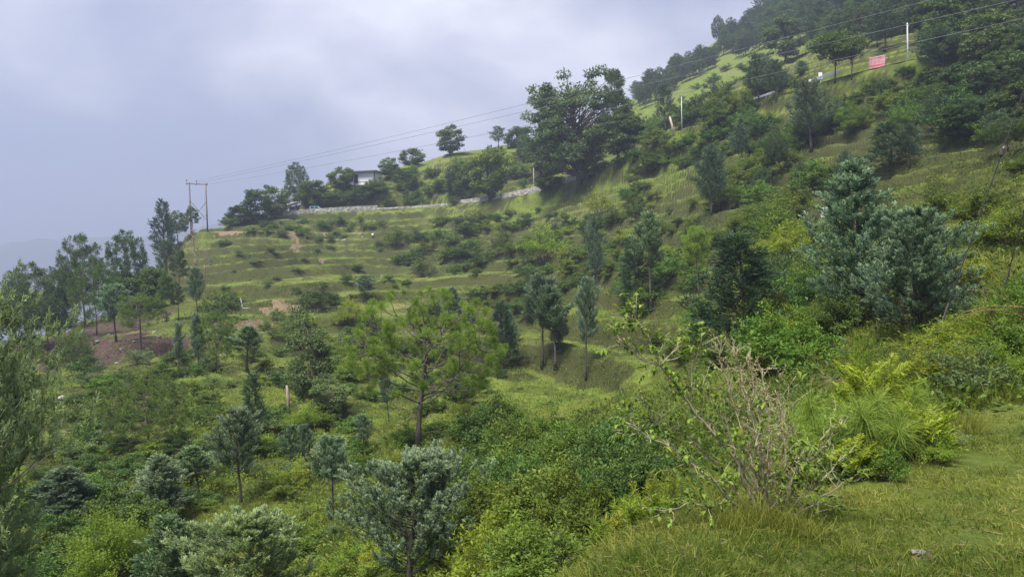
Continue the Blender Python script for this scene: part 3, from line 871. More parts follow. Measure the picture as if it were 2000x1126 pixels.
for s in range(3):
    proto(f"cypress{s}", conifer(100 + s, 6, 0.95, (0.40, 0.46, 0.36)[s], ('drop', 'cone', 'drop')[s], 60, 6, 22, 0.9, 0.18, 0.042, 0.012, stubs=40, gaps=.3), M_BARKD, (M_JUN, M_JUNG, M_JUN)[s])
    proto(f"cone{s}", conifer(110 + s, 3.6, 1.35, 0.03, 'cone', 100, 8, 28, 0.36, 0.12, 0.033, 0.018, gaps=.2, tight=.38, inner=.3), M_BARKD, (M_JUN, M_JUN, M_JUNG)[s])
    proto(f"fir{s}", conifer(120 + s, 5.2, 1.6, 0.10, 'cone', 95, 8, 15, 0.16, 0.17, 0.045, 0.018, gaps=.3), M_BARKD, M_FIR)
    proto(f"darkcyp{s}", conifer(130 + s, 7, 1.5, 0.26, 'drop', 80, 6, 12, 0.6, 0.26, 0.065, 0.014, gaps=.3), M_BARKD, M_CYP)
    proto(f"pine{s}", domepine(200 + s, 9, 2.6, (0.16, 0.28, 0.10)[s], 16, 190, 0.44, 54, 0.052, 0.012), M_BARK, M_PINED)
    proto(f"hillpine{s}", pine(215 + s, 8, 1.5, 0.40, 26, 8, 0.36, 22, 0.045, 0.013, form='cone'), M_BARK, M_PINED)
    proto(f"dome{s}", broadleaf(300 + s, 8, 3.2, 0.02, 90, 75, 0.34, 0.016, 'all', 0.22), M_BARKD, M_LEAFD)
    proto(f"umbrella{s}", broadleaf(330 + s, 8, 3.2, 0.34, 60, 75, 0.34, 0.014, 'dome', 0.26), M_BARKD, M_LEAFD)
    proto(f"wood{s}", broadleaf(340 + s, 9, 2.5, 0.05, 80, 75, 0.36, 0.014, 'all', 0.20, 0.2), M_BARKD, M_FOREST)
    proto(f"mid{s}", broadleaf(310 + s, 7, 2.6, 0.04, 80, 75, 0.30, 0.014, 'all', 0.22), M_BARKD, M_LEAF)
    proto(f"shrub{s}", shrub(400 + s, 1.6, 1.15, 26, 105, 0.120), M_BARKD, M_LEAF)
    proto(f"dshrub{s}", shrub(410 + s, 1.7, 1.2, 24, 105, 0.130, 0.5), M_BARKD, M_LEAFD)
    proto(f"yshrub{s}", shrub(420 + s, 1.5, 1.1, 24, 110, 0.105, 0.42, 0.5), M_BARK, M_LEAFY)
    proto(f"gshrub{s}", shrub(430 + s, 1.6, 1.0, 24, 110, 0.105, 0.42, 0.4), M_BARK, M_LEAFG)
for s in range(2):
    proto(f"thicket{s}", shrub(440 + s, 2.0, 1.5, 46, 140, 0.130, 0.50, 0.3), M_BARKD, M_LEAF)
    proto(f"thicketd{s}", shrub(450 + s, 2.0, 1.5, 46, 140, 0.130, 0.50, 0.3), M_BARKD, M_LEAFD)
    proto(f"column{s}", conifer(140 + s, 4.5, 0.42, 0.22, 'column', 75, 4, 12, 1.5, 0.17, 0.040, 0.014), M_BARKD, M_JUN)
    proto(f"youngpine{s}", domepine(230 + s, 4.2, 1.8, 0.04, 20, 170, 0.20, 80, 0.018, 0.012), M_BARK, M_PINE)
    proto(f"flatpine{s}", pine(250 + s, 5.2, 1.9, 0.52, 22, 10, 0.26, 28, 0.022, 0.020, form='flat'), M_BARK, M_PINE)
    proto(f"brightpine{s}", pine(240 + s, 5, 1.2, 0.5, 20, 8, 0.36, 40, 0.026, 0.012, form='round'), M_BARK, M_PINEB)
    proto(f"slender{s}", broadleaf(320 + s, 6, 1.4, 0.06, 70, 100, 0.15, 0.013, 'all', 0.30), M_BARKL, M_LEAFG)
    proto(f"dead{s}", dead_tree(500 + s), M_DEAD, None)

def set_tree(key, name, X, Y, H, R, rot, label, cat, group=None, parts=("trunk", "crown"), sink=0.05, tilt=(0, 0)):
    """Put a copy of a prototype on the ground with height H and crown radius R."""
    tm, cm, ph, pr = PROTO[key]
    sz = H / ph; sx = R / pr if R else sz
    root = link(name, None, None, (X, Y, float(ground(X, Y)) - sink * sz))
    root.empty_display_size = 0.3
    if tilt == (0, 0): tilt = (RNG.normal() * .025, -abs(RNG.normal()) * .03)
    root.rotation_euler = (tilt[0], tilt[1], rot)
    root.scale = (sx, sx, sz)
    tag(root, label, cat, group)
    link(parts[0], tm, root)
    if cm is not None: link(parts[1], cm, root)
    return root

def set_px(key, name, px, top, base, d, wpx, label, cat, group=None, rot=None, parts=("trunk", "crown"), sink=0.05, lean=0.0):
    """Place by where the photo shows it: foot at (px, base) or at distance d, top at photo height `top`, width wpx."""
    if d is None:
        d = float(hit(px, base)[0])
    else:
        dh = float(hit(px, base)[0])
        if np.isfinite(dh) and abs(math.log(dh / d)) < 0.40: d = dh
    # foot lies on the ground at this distance; its photo x follows from the sight line near the foot
    P = pt(px, base, d)
    X, Y = float(P[0]), float(P[1])
    zt = float(pt(px, top, d)[2])
    H = max(0.3, zt - float(ground(X, Y)))
    R = wpx * d / FPX / 2
    return set_tree(key, name, X, Y, H, R, RNG.random() * 6.28 if rot is None else rot, label, cat, group, parts, sink)
# ------------------------------------------------------------------ road, wall
def ribbon(P, N, offs, zoff, name, mat):
    rows = [P + N * o + np.array([0, 0, z]) for o, z in zip(offs, zoff)]
    V = np.concatenate(rows); n_ = len(P); T = []
    for k in range(len(rows) - 1):
        i = np.arange(n_ - 1) + k * n_
        T += [np.stack([i, i + 1, i + n_ + 1], 1), np.stack([i, i + n_ + 1, i + n_], 1)]
    return mk_mesh(name, V, np.concatenate(T), [mat], smooth=False)
m_road = plain("worn_asphalt", (0.11, 0.105, 0.10), 0.9, 0.25, 1.2)
tag(link("road", ribbon(ROAD, ROAD_N, [-3.0, -1, 1, 3.0], [0.03, 0.06, 0.06, 0.03], "road", m_road)), "narrow hill road cut across the slope", None, None, "structure")

def stone_mat(name, base, scale):
    m, n, l, p, out = new_mat(name)
    tc = n.new("ShaderNodeTexCoord"); vo = n.new("ShaderNodeTexVoronoi")
    vo.inputs["Scale"].default_value = scale
    l.new(tc.outputs["Object"], vo.inputs["Vector"])
    rp = n.new("ShaderNodeValToRGB")
    rp.color_ramp.elements[0].color = (base[0] * .55, base[1] * .55, base[2] * .55, 1)
    rp.color_ramp.elements[1].color = (base[0] * 1.35, base[1] * 1.33, base[2] * 1.28, 1)
    sp = n.new("ShaderNodeSeparateColor")
    l.new(vo.outputs["Color"], sp.inputs["Color"]); l.new(sp.outputs["Red"], rp.inputs["Fac"])
    l.new(rp.outputs["Color"], p.inputs["Base Color"]); p.inputs["Roughness"].default_value = 0.9
    b = n.new("ShaderNodeBump"); b.inputs["Strength"].default_value = 1.0; b.inputs["Distance"].default_value = 0.12
    b.invert = True
    l.new(vo.outputs["Distance"], b.inputs["Height"]); l.new(b.outputs["Normal"], p.inputs["Normal"])
    return m
m_wall = stone_mat("dressed_rubble_stone", (0.27, 0.265, 0.25), 2.6)
def road_at(px):
    """Index of the road sample seen at photo column px."""
    u = 1000 + FPX * (ROAD[:, 0] * CO - ROAD[:, 2] * SI) / ROAD[:, 1]
    return int(np.argmin(np.abs(u - px)))
def wall(x0, x1, name, label, h0, h1, off=3.3, up=0.7, down=1.6):
    i0, i1 = sorted((road_at(x0), road_at(x1)))
    P, N = ROAD[i0:i1 + 1], ROAD_N[i0:i1 + 1]
    n_ = len(P); h = np.interp(np.arange(n_), [0, n_ - 1], [h0, h1])[:, None]
    h = h * (1 + 0.03 * np.sin(np.arange(n_) * 1.7)[:, None])
    zz = np.array([0, 0, 1.0])
    rows = [P + N * (off + .30) - zz * down, P + N * (off + .12) + zz * up * h, P + N * (off - .28) + zz * up * h, P + N * (off - .35) - zz * .3]
    V = np.concatenate(rows); T = []
    for k in range(3):
        i = np.arange(n_ - 1) + k * n_
        T += [np.stack([i, i + 1, i + n_ + 1], 1), np.stack([i, i + n_ + 1, i + n_], 1)]
    for e_ in (0, n_ - 1):
        T += [np.array([(e_, e_ + n_, e_ + 2 * n_), (e_, e_ + 2 * n_, e_ + 3 * n_)])]
    o = link(name, mk_mesh(name, V, np.concatenate(T), [m_wall]))
    tag(o, label, "wall")
wall(519, 735, "retaining_wall", "grey stone retaining wall below the parked car, leftmost stretch of the road", 1.0, 1.0, up=1.0, down=2.2)
wall(737, 902, "road_kerb_wall", "low pale stone kerb wall along the middle of the road", 1.0, 1.0, up=0.35, down=0.9)
wall(905, 1196, "retaining_wall", "long grey stone wall along the road curve below the big dark tree", 0.8, 1.1, up=1.0, down=2.1)

# ------------------------------------------------------------------ trees one can tell apart
T = [
 # left spur against the sky
 ("pine0","pine_tree",62,512,655,96,92,"leftmost round-crowned pine on the spur against the sky","pine tree"),
 ("pine1","pine_tree",126,515,645,108,62,"paler pine between two darker pines on the left spur","pine tree"),
 ("pine2","pine_tree",165,457,640,116,78,"tall dark pine with round crown, second highest on left spur","pine tree"),
 ("youngpine0","pine_tree",188,500,655,100,86,"dense mid-green pine in front of the tall pine on the left spur","pine tree"),
 ("pine0","pine_tree",251,448,610,122,70,"tall narrow-crowned pine just left of the dark rounded tree, top against the sky","pine tree"),
 ("fir1","fir_tree",321,388,470,150,46,"spiky-topped dark conifer left of the wooden power pole","conifer"),
 ("pine1","pine_tree",347,411,478,148,42,"small dark pine beside the spiky conifer near the power pole","pine tree"),
 ("hillpine0","pine_tree",376,402,452,160,30,"thin pine standing right at the foot of the power pole","pine tree"),
 ("darkcyp0","conifer_tree",328,466,560,126,44,"slim dark conifer on the steep edge below the spiky conifer","conifer"),
 ("hillpine1","conifer_tree",350,482,582,116,34,"thin-trunked conifer on the steep edge left of the bare tree","conifer"),
 ("dome0","broadleaf_tree",268,528,615,112,92,"dark rounded broadleaf tree on the left spur beneath the pines","tree"),
 ("dome1","broadleaf_tree",302,520,600,118,60,"small dark broadleaf tree squeezed between spur pines and grassy slope","tree"),
 ("darkcyp1","cypress_tree",385,520,612,96,32,"dark columnar cypress on the grass beneath the bare trees","cypress"),
 ("hillpine2","pine_tree",325,530,630,90,34,"spindly pine with long bare trunk left of the columnar cypress","pine tree"),
 ("hillpine0","pine_tree",349,548,625,92,26,"second spindly pine with bare trunk left of the columnar cypress","pine tree"),
 ("dead0","bare_tree",379,440,522,136,44,"bare pinkish-brown dead tree on the grassy slope under the power pole","dead tree"),
 ("dead1","bare_tree",402,478,560,112,30,"smaller bare twiggy tree lower down beside the dead tree","dead tree"),
 ("cypress0","cypress_tree",226,552,668,72,66,"grey-green conifer with drooping crown above the upper burnt soil","cypress"),
 ("fir2","fir_tree",116,558,660,84,48,"pale feathery conifer among the pines at far left","conifer"),
 ("flatpine1","pine_tree",278,570,700,57,92,"yellowish flat-crowned pine with thick trunk on the burnt patch","pine tree"),
 ("youngpine0","pine_tree",150,643,722,56,62,"small bushy pine below the burnt soil at far left","pine tree"),
 ("gshrub0","shrub",172,664,722,54,30,"pale upright shrub hugging the small bushy pine","shrub"),
 ("column0","cypress_tree",349,626,728,54,19,"thin pale columnar cypress, left one of the pair","cypress"),
 ("column1","cypress_tree",389,608,728,54,25,"thicker pale columnar cypress, right one of the pair","cypress"),
 ("youngpine1","pine_tree",424,604,726,56,78,"bushy green pine right behind the columnar cypresses","pine tree"),
 ("cypress1","juniper_tree",485,634,728,55,62,"grey rounded juniper on bare stems right of the bushy green pine","juniper"),
 ("pine2","pine_tree",30,548,680,86,70,"dark pine at the left edge behind the light green juniper","pine tree"),
 ("pine1","pine_tree",92,575,690,78,70,"dusky pine in the stand above the lower burnt soil","pine tree"),
 # slope, left and middle
 ("slender0","broadleaf_tree",614,596,806,43,88,"tall slender grey-green leafy tree left of the big bright pine","tree"),
 ("slender1","broadleaf_tree",650,728,815,40,70,"lower leafy tree at the foot of the slender grey-green tree","tree"),
 ("fir0","fir_tree",493,728,852,39,50,"small dark green fir on a thin trunk in the grass","fir"),
 ("youngpine0","pine_tree",288,722,880,33,158,"broad young pine with dark needle brushes on left grass slope","pine tree"),
 ("cypress2","juniper_tree",470,792,990,25,86,"blue-grey juniper with bare twiggy trunk, left of the slim one","juniper"),
 ("cypress0","juniper_tree",651,846,1012,24,78,"slim blue-grey juniper with pointed crown on a bare trunk","juniper"),
 ("cone0","juniper_tree",312,886,1012,23,104,"conical blue-grey juniper, the right one of the lower-left pair","juniper"),
 ("cone1","juniper_tree",128,912,1015,23,124,"wide conical blue-grey juniper, the left one of the lower-left pair","juniper"),
 ("cypress1","juniper_tree",386,868,972,26,66,"greener flat-topped juniper on several bare stems","juniper"),
 ("cone2","juniper_tree",336,1000,1190,17,130,"blue-grey juniper cut by the bottom edge beside the yellow-green bush","juniper"),
 ("cone0","juniper_tree",216,797,840,36,24,"tiny pale juniper beside the dark rock on the left slope","juniper"),
 ("cypress2","juniper_tree",712,536,592,98,44,"dark grey small conifer on the terrace above the bright pine","juniper"),
 ("cone1","juniper_tree",885,560,625,76,48,"pale grey juniper low on the slope right of the bright pine top","juniper"),
 # middle stand on bare trunks
 ("fir2","conifer_tree",982,586,728,50,66,"leftmost of the bare-trunked conifers in mid-slope, dark and drooping","conifer"),
 ("cypress0","cypress_tree",1060,533,718,52,80,"tall blue-grey cypress on a bare trunk, left of the touching pair","cypress"),
 ("cypress1","cypress_tree",1084,556,727,51,62,"blue-grey cypress on a bare trunk, right of the touching pair","cypress"),
 ("cypress2","cypress_tree",1146,538,746,46,50,"blue-grey cypress with small round crown on a tall thin trunk","cypress"),
 ("darkcyp2","conifer_tree",1168,418,577,74,36,"dark ivy-clad conifer with narrow ragged crown above the terraces","conifer"),
 ("cypress1","cypress_tree",1272,410,612,60,64,"pale blue-grey cypress with pointed crown, highest of the central trees","cypress"),
 ("fir0","fir_tree",1246,468,604,58,80,"dark green fir in front of the pale pointed cypress","fir"),
 ("brightpine0","pine_tree",1364,438,578,62,52,"bright green brush-like young pine on a thin bare trunk","pine tree"),
 ("brightpine1","pine_tree",1302,480,530,72,34,"little bright green pine right of the pale pointed cypress","pine tree"),
 ("fir1","fir_tree",1442,452,690,31,172,"large dark blue-green fir in the middle of the right slope","fir"),
 ("darkcyp0","pine_tree",1388,284,432,84,66,"dark oval-crowned pine on a bare trunk above the right terraces","pine tree"),
 ("darkcyp1","pine_tree",1584,152,304,92,76,"tall dark teardrop-crowned pine below the road guard rail","pine tree"),
 ("fir2","fir_tree",1738,236,332,56,104,"dark spreading conifer above the grassy knoll on the right","conifer"),
 ("darkcyp2","conifer_tree",1776,240,335,54,60,"dark thin conifer leaning on the spreading one above the grassy knoll","conifer"),
 ("darkcyp2","conifer_tree",1301,163,262,131,34,"slim dark conifer left of the white pole on the road bend","conifer"),
 ("darkcyp0","conifer_tree",1480,104,204,118,58,"dark conifer on a bare trunk by the left end of the guard rail","conifer"),
 ("darkcyp1","conifer_tree",1516,116,210,117,44,"shorter dark conifer right beside the one at the guard rail","conifer"),
 ("umbrella2","broadleaf_tree",1632,62,166,112,84,"umbrella-crowned dark tree on a bare trunk above the road, left of the red board","tree"),
 ("umbrella0","broadleaf_tree",1664,72,160,110,56,"second umbrella-crowned tree on a bare trunk beside the red board","tree"),
 ("cone2","conifer_tree",1567,118,152,122,24,"small dark cone-shaped conifer on the grass above the road","conifer"),
 # ridge and road, left of the big tree
 ("pine0","pine_tree",579,316,402,196,42,"lone pine with long bare trunk and round head above the road","pine tree"),
 ("mid0","broadleaf_tree",665,326,372,206,46,"bushy tree just left of the hilltop house","tree"),
 ("mid1","broadleaf_tree",880,246,304,216,46,"feathery open-crowned tree alone on the ridge skyline","tree"),
 ("darkcyp0","conifer_tree",973,246,288,220,30,"narrow dark tree on the ridge skyline left of the big tree","conifer"),
 ("dome1","broadleaf_tree",1010,250,290,222,44,"round dark tree on the ridge next to the big dark tree","tree"),
 ("dome2","broadleaf_tree",1026,262,306,210,30,"small dark tree below the ridge next to the big dark tree","tree"),
 ("mid2","broadleaf_tree",806,288,330,212,44,"tree with round crown on the ridge where the wires pass","tree"),
 ("mid0","broadleaf_tree",760,308,350,208,34,"thin-leaved tree right of the hilltop house","tree"),
 ("dome0","broadleaf_tree",790,328,370,204,44,"dark bush-like tree right below the hilltop house","tree"),
 ("mid1","broadleaf_tree",956,284,395,192,72,"tall leafy tree on the slope left of the big dark tree","tree"),
 ("dome1","broadleaf_tree",905,318,396,190,62,"dark leafy tree beside the tall leafy one above the road","tree"),
 ("dome2","broadleaf_tree",500,370,436,178,58,"dark dense tree at the left end of the roadside clump","tree"),
 ("dome0","broadleaf_tree",470,402,440,176,50,"low dark tree sloping down to the power pole clearing","tree"),
 ("mid2","broadleaf_tree",540,362,428,184,54,"mid-green tree behind the grey pole at the road","tree"),
 ("dome1","broadleaf_tree",610,352,408,196,60,"dark tree behind the parked vehicle","tree"),
 ("mid0","broadleaf_tree",640,372,410,192,56,"mid-green tree right above the parked vehicle","tree"),
 ("dome2","broadleaf_tree",708,362,408,196,48,"dark bushy tree at the right end of the left retaining wall","tree"),
 ("mid1","broadleaf_tree",1075,345,385,168,56,"light leafy tree by the road left of the big trunk","tree"),
 ("wood0","broadleaf_tree",1062,262,352,176,70,"dark leafy tree under the left skirt of the huge tree","tree"),
 ("wood1","broadleaf_tree",1222,222,312,158,78,"dark leafy tree under the right shoulder of the huge tree","tree"),
 ("slender0","broadleaf_tree",1166,290,355,152,40,"slender leafy tree leaning over the road right of the big trunk","tree"),
]
for t_ in T:
    key, name, px, top, base, d, w_, lab, cat = t_
    pts_ = ("stem", "foliage") if name == "shrub" else ("trunk", "crown")
    set_px(key, name, px, top, base, d, w_, lab, cat, parts=pts_)

# ------------------------------------------------------------------ the landmark trees get meshes of their own
def single(made, m_wood, m_leaf, name, px, top, base, d, wpx, label, cat, rot=0.0):
    key = "_" + label
    proto(key, made, m_wood, m_leaf)
    return set_px(key, name, px, top, base, d, wpx, label, cat, rot=rot)

single(broadleaf(912, 25, 10.5, 0.13, 210, 130, 0.55, 0.024, 'all', 0.125, 0.3, rag=0.15), M_BARK, M_BIG, "broadleaf_tree",
       1130, 142, 374, 158, 196, "huge dark broad-crowned tree at the road bend, tallest on the skyline", "tree", 0.6)
single(pine(901, 22, 5.0, 0.15, 40, 13, 0.8, 26, 0.10, 0.014, form='cone'), M_BARK, M_PINED, "pine_tree",
       1208, 135, 320, 176, 74, "pine rising behind the right shoulder of the huge dark tree", "pine tree")
single(domepine(905, 6.4, 3.0, 0.28, 20, 220, 0.205, 230, 0.0115, 0.018, lean=-0.03), M_BARK, M_PINEB, "pine_tree",
       822, 560, 872, 28, 312, "big bright green pine with round needle brushes in the centre", "pine tree", 2.1)
single(conifer(902, 3.9, 1.75, 0.22, 'dome', 100, 11, 62, 0.95, 0.084, 0.022, 0.022, gaps=.25, lean=.02, tight=.40, inner=.35), M_BARKD, M_JUN, "juniper_tree",
       812, 880, 1180, 16.5, 232, "large bushy silver-green juniper at bottom centre", "juniper", 0.4)
single(conifer(903, 3.6, 1.6, 0.06, 'dome', 100, 10, 46, 0.8, 0.105, 0.024, 0.020, gaps=.25), M_BARKD, M_JUNL, "juniper_tree",
       492, 998, 1230, 15, 215, "broad yellowish-green juniper cut by the bottom edge", "juniper", 1.0)
single(conifer(904, 5.4, 1.75, 0.26, 'round', 175, 15, 40, 0.45, 0.085, 0.019, 0.014, gaps=.35, inner=.45, tight=.55), M_BARKL, M_JUNL, "juniper_tree",
       -105, 500, 1250, 9.0, 385, "light green juniper cut by the left edge, nearest on the left", "juniper", 0.2)
single(conifer(906, 4.8, 1.5, 0.02, 'cone', 110, 10, 40, 0.75, 0.100, 0.023, 0.014, gaps=.2, tight=.40, inner=.35, stubs=70), M_BARKD, M_JUN, "juniper_tree",
       1684, 312, 634, 24, 185, "tall blue-grey juniper behind the rounder one on the right", "juniper", 0.7)
single(conifer(907, 3.8, 1.5, 0.02, 'dome', 110, 10, 42, 0.7, 0.098, 0.022, 0.014, gaps=.2, tight=.40, inner=.35, stubs=70), M_BARKD, M_JUN, "juniper_tree",
       1796, 402, 648, 19.5, 195, "rounded blue-grey juniper in front of the tall one on the right", "juniper", 0.1)
single(shrub(908, 2.0, 1.25, 50, 230, 0.075, 0.5, 0.5), M_BARKD, M_LEAFY, "shrub",
       225, 978, 1150, 18.5, 170, "large yellow-green leafy bush at the lower left", "shrub")

# ------------------------------------------------------------------ scattered shrubs and wood, placed on the ground
def inside(poly, x, y):
    c = False; n_ = len(poly)
    for i in range(n_):
        (x1, y1), (x2, y2) = poly[i], poly[i - 1]
        if (y1 > y) != (y2 > y) and x < (x2 - x1) * (y - y1) / (y2 - y1) + x1: c = not c
    return c
# sight lines kept open, as they are in the photograph: (x0, y0, x1, y1, distance)
KEEP = [(1688,104,1738,150,105),(1594,138,1668,172,112),(1494,184,1546,206,119),(698,440,738,462,161),(684,332,744,354,206),(600,394,640,412,188),(1036,330,1050,384,174),
        (555,394,588,412,187),(360,350,412,444,164),(1602,380,1630,408,58),(519,408,735,424,190),(760,404,905,416,190),(905,380,1196,408,186),(1130,340,1196,366,160),
        (1040,620,1160,740,55),(966,650,1000,724,52),(1258,490,1282,608,60),(1160,485,1184,572,76),(640,950,662,1008,25),(463,880,480,985,26),(1355,505,1375,572,64),(1326,190,1338,258,131),(1766,45,1780,118,104),
        (1800,300,1950,350,60),(1380,372,1402,428,86),(1576,255,1592,300,94)]
TAKEN = []
COUNT = {}
def scatter(keys, name, poly, n_, w0, w1, asp, label, cat, group, seed, sep=0.5, parts=("trunk", "crown"), metres=False, shift=0.40):
    rng = np.random.default_rng(seed)
    xs, ys = [q[0] for q in poly], [q[1] for q in poly]
    pts_, tries = [], 0
    while len(pts_) < n_ and tries < n_ * 60:
        tries += 1
        x, y = rng.uniform(min(xs), max(xs)), rng.uniform(min(ys), max(ys))
        if not inside(poly, x, y): continue
        w_ = rng.uniform(w0, w1)
        if any(math.hypot(x - a, (y - b) * 1.6) < sep * (w_ + c) / 2 for a, b, c in pts_): continue
        pts_.append((x, y + shift * w_ * asp, w_))
    if not pts_: return
    q = np.array(pts_)
    dd = hit(q[:, 0], q[:, 1]); made = []
    for (x, y, w_), d in zip(pts_, dd):
        if not np.isfinite(d): continue
        hp = w_ * asp if not metres else 30
        if any(x + w_ * .6 > r[0] and x - w_ * .6 < r[2] and y > r[1] and y - hp * 1.15 < r[3] and d < r[4] + 2 for r in KEEP): continue
        P = pt(x, y, d)
        R = w_ / 2 if metres else w_ * d / FPX / 2
        H = 2 * R * asp * rng.uniform(0.8, 1.2)
        key = str(keys[rng.integers(len(keys))])
        kind = {"shrub": "green_shrub", "dshrub": "dark_shrub", "yshrub": "yellow_shrub", "gshrub": "grey_shrub", "thicket": "leafy_bush",
                "thicketd": "dark_bush"}.get(key.rstrip("0123456789"), name) if name == "shrub" else name
        made.append((x, set_tree(key, kind, float(P[0]), float(P[1]), H, R, rng.random() * 6.28, label, cat, group, parts, 0.08), y))
        COUNT[group] = COUNT.get(group, 0) + 1
    names = {1: [""], 2: ["upper row, ", "lower row, "], 3: ["top row, ", "middle row, ", "bottom row, "]}
    n_row = 1 if len(made) <= 16 else 2 if len(made) <= 36 else 3
    if len(made) <= 66:                       # each is told apart by its place in the patch
        made.sort(key=lambda m: m[2])
        for ri in range(n_row):
            row = sorted(made[ri * len(made) // n_row:(ri + 1) * len(made) // n_row], key=lambda m: m[0])
            for k, (_, o, _y) in enumerate(row):
                o["label"] = label + ", " + names[n_row][ri] + ("leftmost" if k == 0 else "rightmost" if k == len(row) - 1 else ORD[k] + " from left")
ORD = ["first","second","third","fourth","fifth","sixth","seventh","eighth","ninth","tenth","eleventh","twelfth","thirteenth","fourteenth","fifteenth","sixteenth","seventeenth","eighteenth","nineteenth","twentieth"] + ["twenty-" + q for q in ("first","second","third","fourth","fifth","sixth","seventh","eighth","ninth")] + ["thirtieth"]
SH = ("stem", "foliage")
DK, GN, YL, GY_ = ["dshrub0","dshrub1","dshrub2"], ["shrub0","shrub1","shrub2"], ["yshrub0","yshrub1","yshrub2"], ["gshrub0","gshrub1","gshrub2"]
TH, TD = ["thicket0","thicket1"], ["thicketd0","thicketd1"]

# below and along the road
scatter(DK + GN + GY_, "shrub", [(505,428),(720,425),(760,445),(640,470),(480,452)], 34, 16, 30, 0.6, "small bush on the bank below the left retaining wall", "shrub", "bushes below the left retaining wall", 1, .45, SH)
scatter(DK + GN, "shrub", [(720,420),(900,416),(1000,408),(1140,382),(1180,372),(1160,420),(1000,440),(800,440)], 44, 18, 36, 0.6, "low green bush directly below the road curve", "shrub", "bushes below the road curve", 2, .45, SH)
scatter(GN + DK + GY_, "shrub", [(745,462),(1010,440),(1090,470),(1000,530),(830,545),(760,500)], 40, 22, 52, 0.65, "bush on the middle terraces under the road curve", "shrub", "bushes on the middle terraces", 3, .5, SH)
scatter(DK, "shrub", [(440,400),(490,380),(560,372),(680,376),(700,380),(760,378),(760,405),(600,412),(500,418),(440,440)], 30, 26, 44, 0.8, "dark shrub in the clump behind the left retaining wall", "shrub", "shrubs in the roadside clump", 4, .4, SH)
scatter(DK + GN, "shrub", [(740,350),(1030,300),(1040,380),(900,402),(760,404)], 40, 18, 44, 0.7, "shrub on the grassy hill left of the big tree", "shrub", "shrubs on the hill above the road", 5, .5, SH)
scatter(GN + GN + DK, "shrub", [(1180,335),(1300,262),(1450,240),(1460,285),(1330,320),(1220,370)], 42, 28, 56, 0.7, "leafy shrub in the band below the white pole", "shrub", "shrubs below the white pole", 6, .42, SH)
scatter(GN + DK, "shrub", [(1220,260),(1300,225),(1450,180),(1560,150),(1560,200),(1420,240),(1270,290)], 34, 30, 60, 0.85, "shrub crowding the uphill side of the hidden road", "shrub", "shrubs above the hidden road", 7, .42, SH)
scatter(GN + TH + DK, "shrub", [(1450,245),(1620,185),(1780,150),(1900,190),(1960,300),(1800,240),(1650,260),(1540,330),(1440,290)], 64, 36, 74, 0.75, "shrub on the upper right slope under the red board", "shrub", "shrubs under the red board", 8, .42, SH)
scatter(GN + TH, "shrub", [(1330,450),(1420,330),(1560,310),(1660,300),(1680,360),(1600,470),(1480,480),(1400,520)], 42, 44, 84, 0.7, "green shrub between the dark fir and the grassy knoll", "shrub", "shrubs on the right slope", 9, .45, SH)
scatter(TH + TD + YL, "shrub", [(1480,440),(1600,400),(1640,480),(1640,620),(1600,700),(1480,700),(1500,560)], 34, 80, 130, 0.9, "leafy shrub in the gully between dark fir and junipers", "shrub", "shrubs in the right gully", 10, .42, SH)
scatter(TH + GN, "shrub", [(1230,560),(1340,500),(1400,560),(1380,680),(1290,720),(1250,660)], 20, 50, 90, 0.7, "shrub at the left foot of the large dark fir", "shrub", "shrubs at the dark fir", 11, .45, SH)
scatter(TD + TD + TH, "shrub", [(950,830),(1060,790),(1240,790),(1300,860),(1280,960),(1150,1010),(1000,1000),(940,900)], 56, 90, 165, 0.90, "leafy bush in the thicket left of the grass shelf", "shrub", "thicket left of the grass shelf", 12, .40, SH)
scatter(TH + YL + GN, "shrub", [(940,1000),(1150,1000),(1180,1050),(1090,1126),(900,1126)], 18, 120, 190, 0.85, "bush at the bottom edge between big juniper and shelf", "shrub", "bushes at the bottom edge", 13, .42, SH)
scatter(GN + GY_ + YL, "shrub", [(420,880),(700,830),(720,980),(690,1060),(600,1030),(450,1000)], 38, 40, 88, 0.6, "low bush in the undergrowth around the slim juniper", "shrub", "undergrowth among junipers", 14, .45, SH)
scatter(TH + YL, "shrub", [(560,1040),(720,1000),(760,1126),(560,1126)], 12, 90, 140, 0.65, "bush at the bottom edge left of the silver-green juniper", "shrub", "bushes left of the silver juniper", 15, .45, SH)
scatter(GN + TD + DK, "shrub", [(0,990),(180,960),(300,1010),(280,1126),(0,1126)], 26, 70, 130, 0.65, "bush in the shady lower-left corner", "shrub", "bushes in the lower-left corner", 16, .42, SH)
scatter(GN + DK, "shrub", [(130,740),(260,740),(240,900),(120,900)], 10, 40, 66, 0.6, "low bush on the grass between the left juniper and the young pine", "shrub", "bushes on the left grass", 17, .5, SH)
scatter(GN + YL + GY_, "shrub", [(560,620),(700,590),(740,700),(700,830),(560,830)], 24, 36, 72, 0.75, "bush around the slender leafy tree", "shrub", "bushes at the slender tree", 18, .45, SH)
scatter(GN + YL, "shrub", [(680,800),(930,790),(960,900),(880,900),(700,900)], 12, 44, 80, 0.6, "bush on the grass around the foot of the bright pine", "shrub", "bushes at the bright pine", 19, .5, SH)
scatter(GN + YL + TH, "shrub", [(1830,400),(2000,300),(2010,500),(1960,560),(1880,540)], 14, 60, 110, 0.75, "leafy shrub on the grassy bank near the slanting stay wires", "shrub", "shrubs at the stay wires", 20, .5, SH)
scatter(TH + YL, "shrub", [(1860,640),(2010,590),(2010,720),(1900,740),(1800,720)], 12, 90, 150, 0.7, "tangled bush at the right edge above the grass shelf", "shrub", "tangled bushes at the right edge", 21, .45, SH)
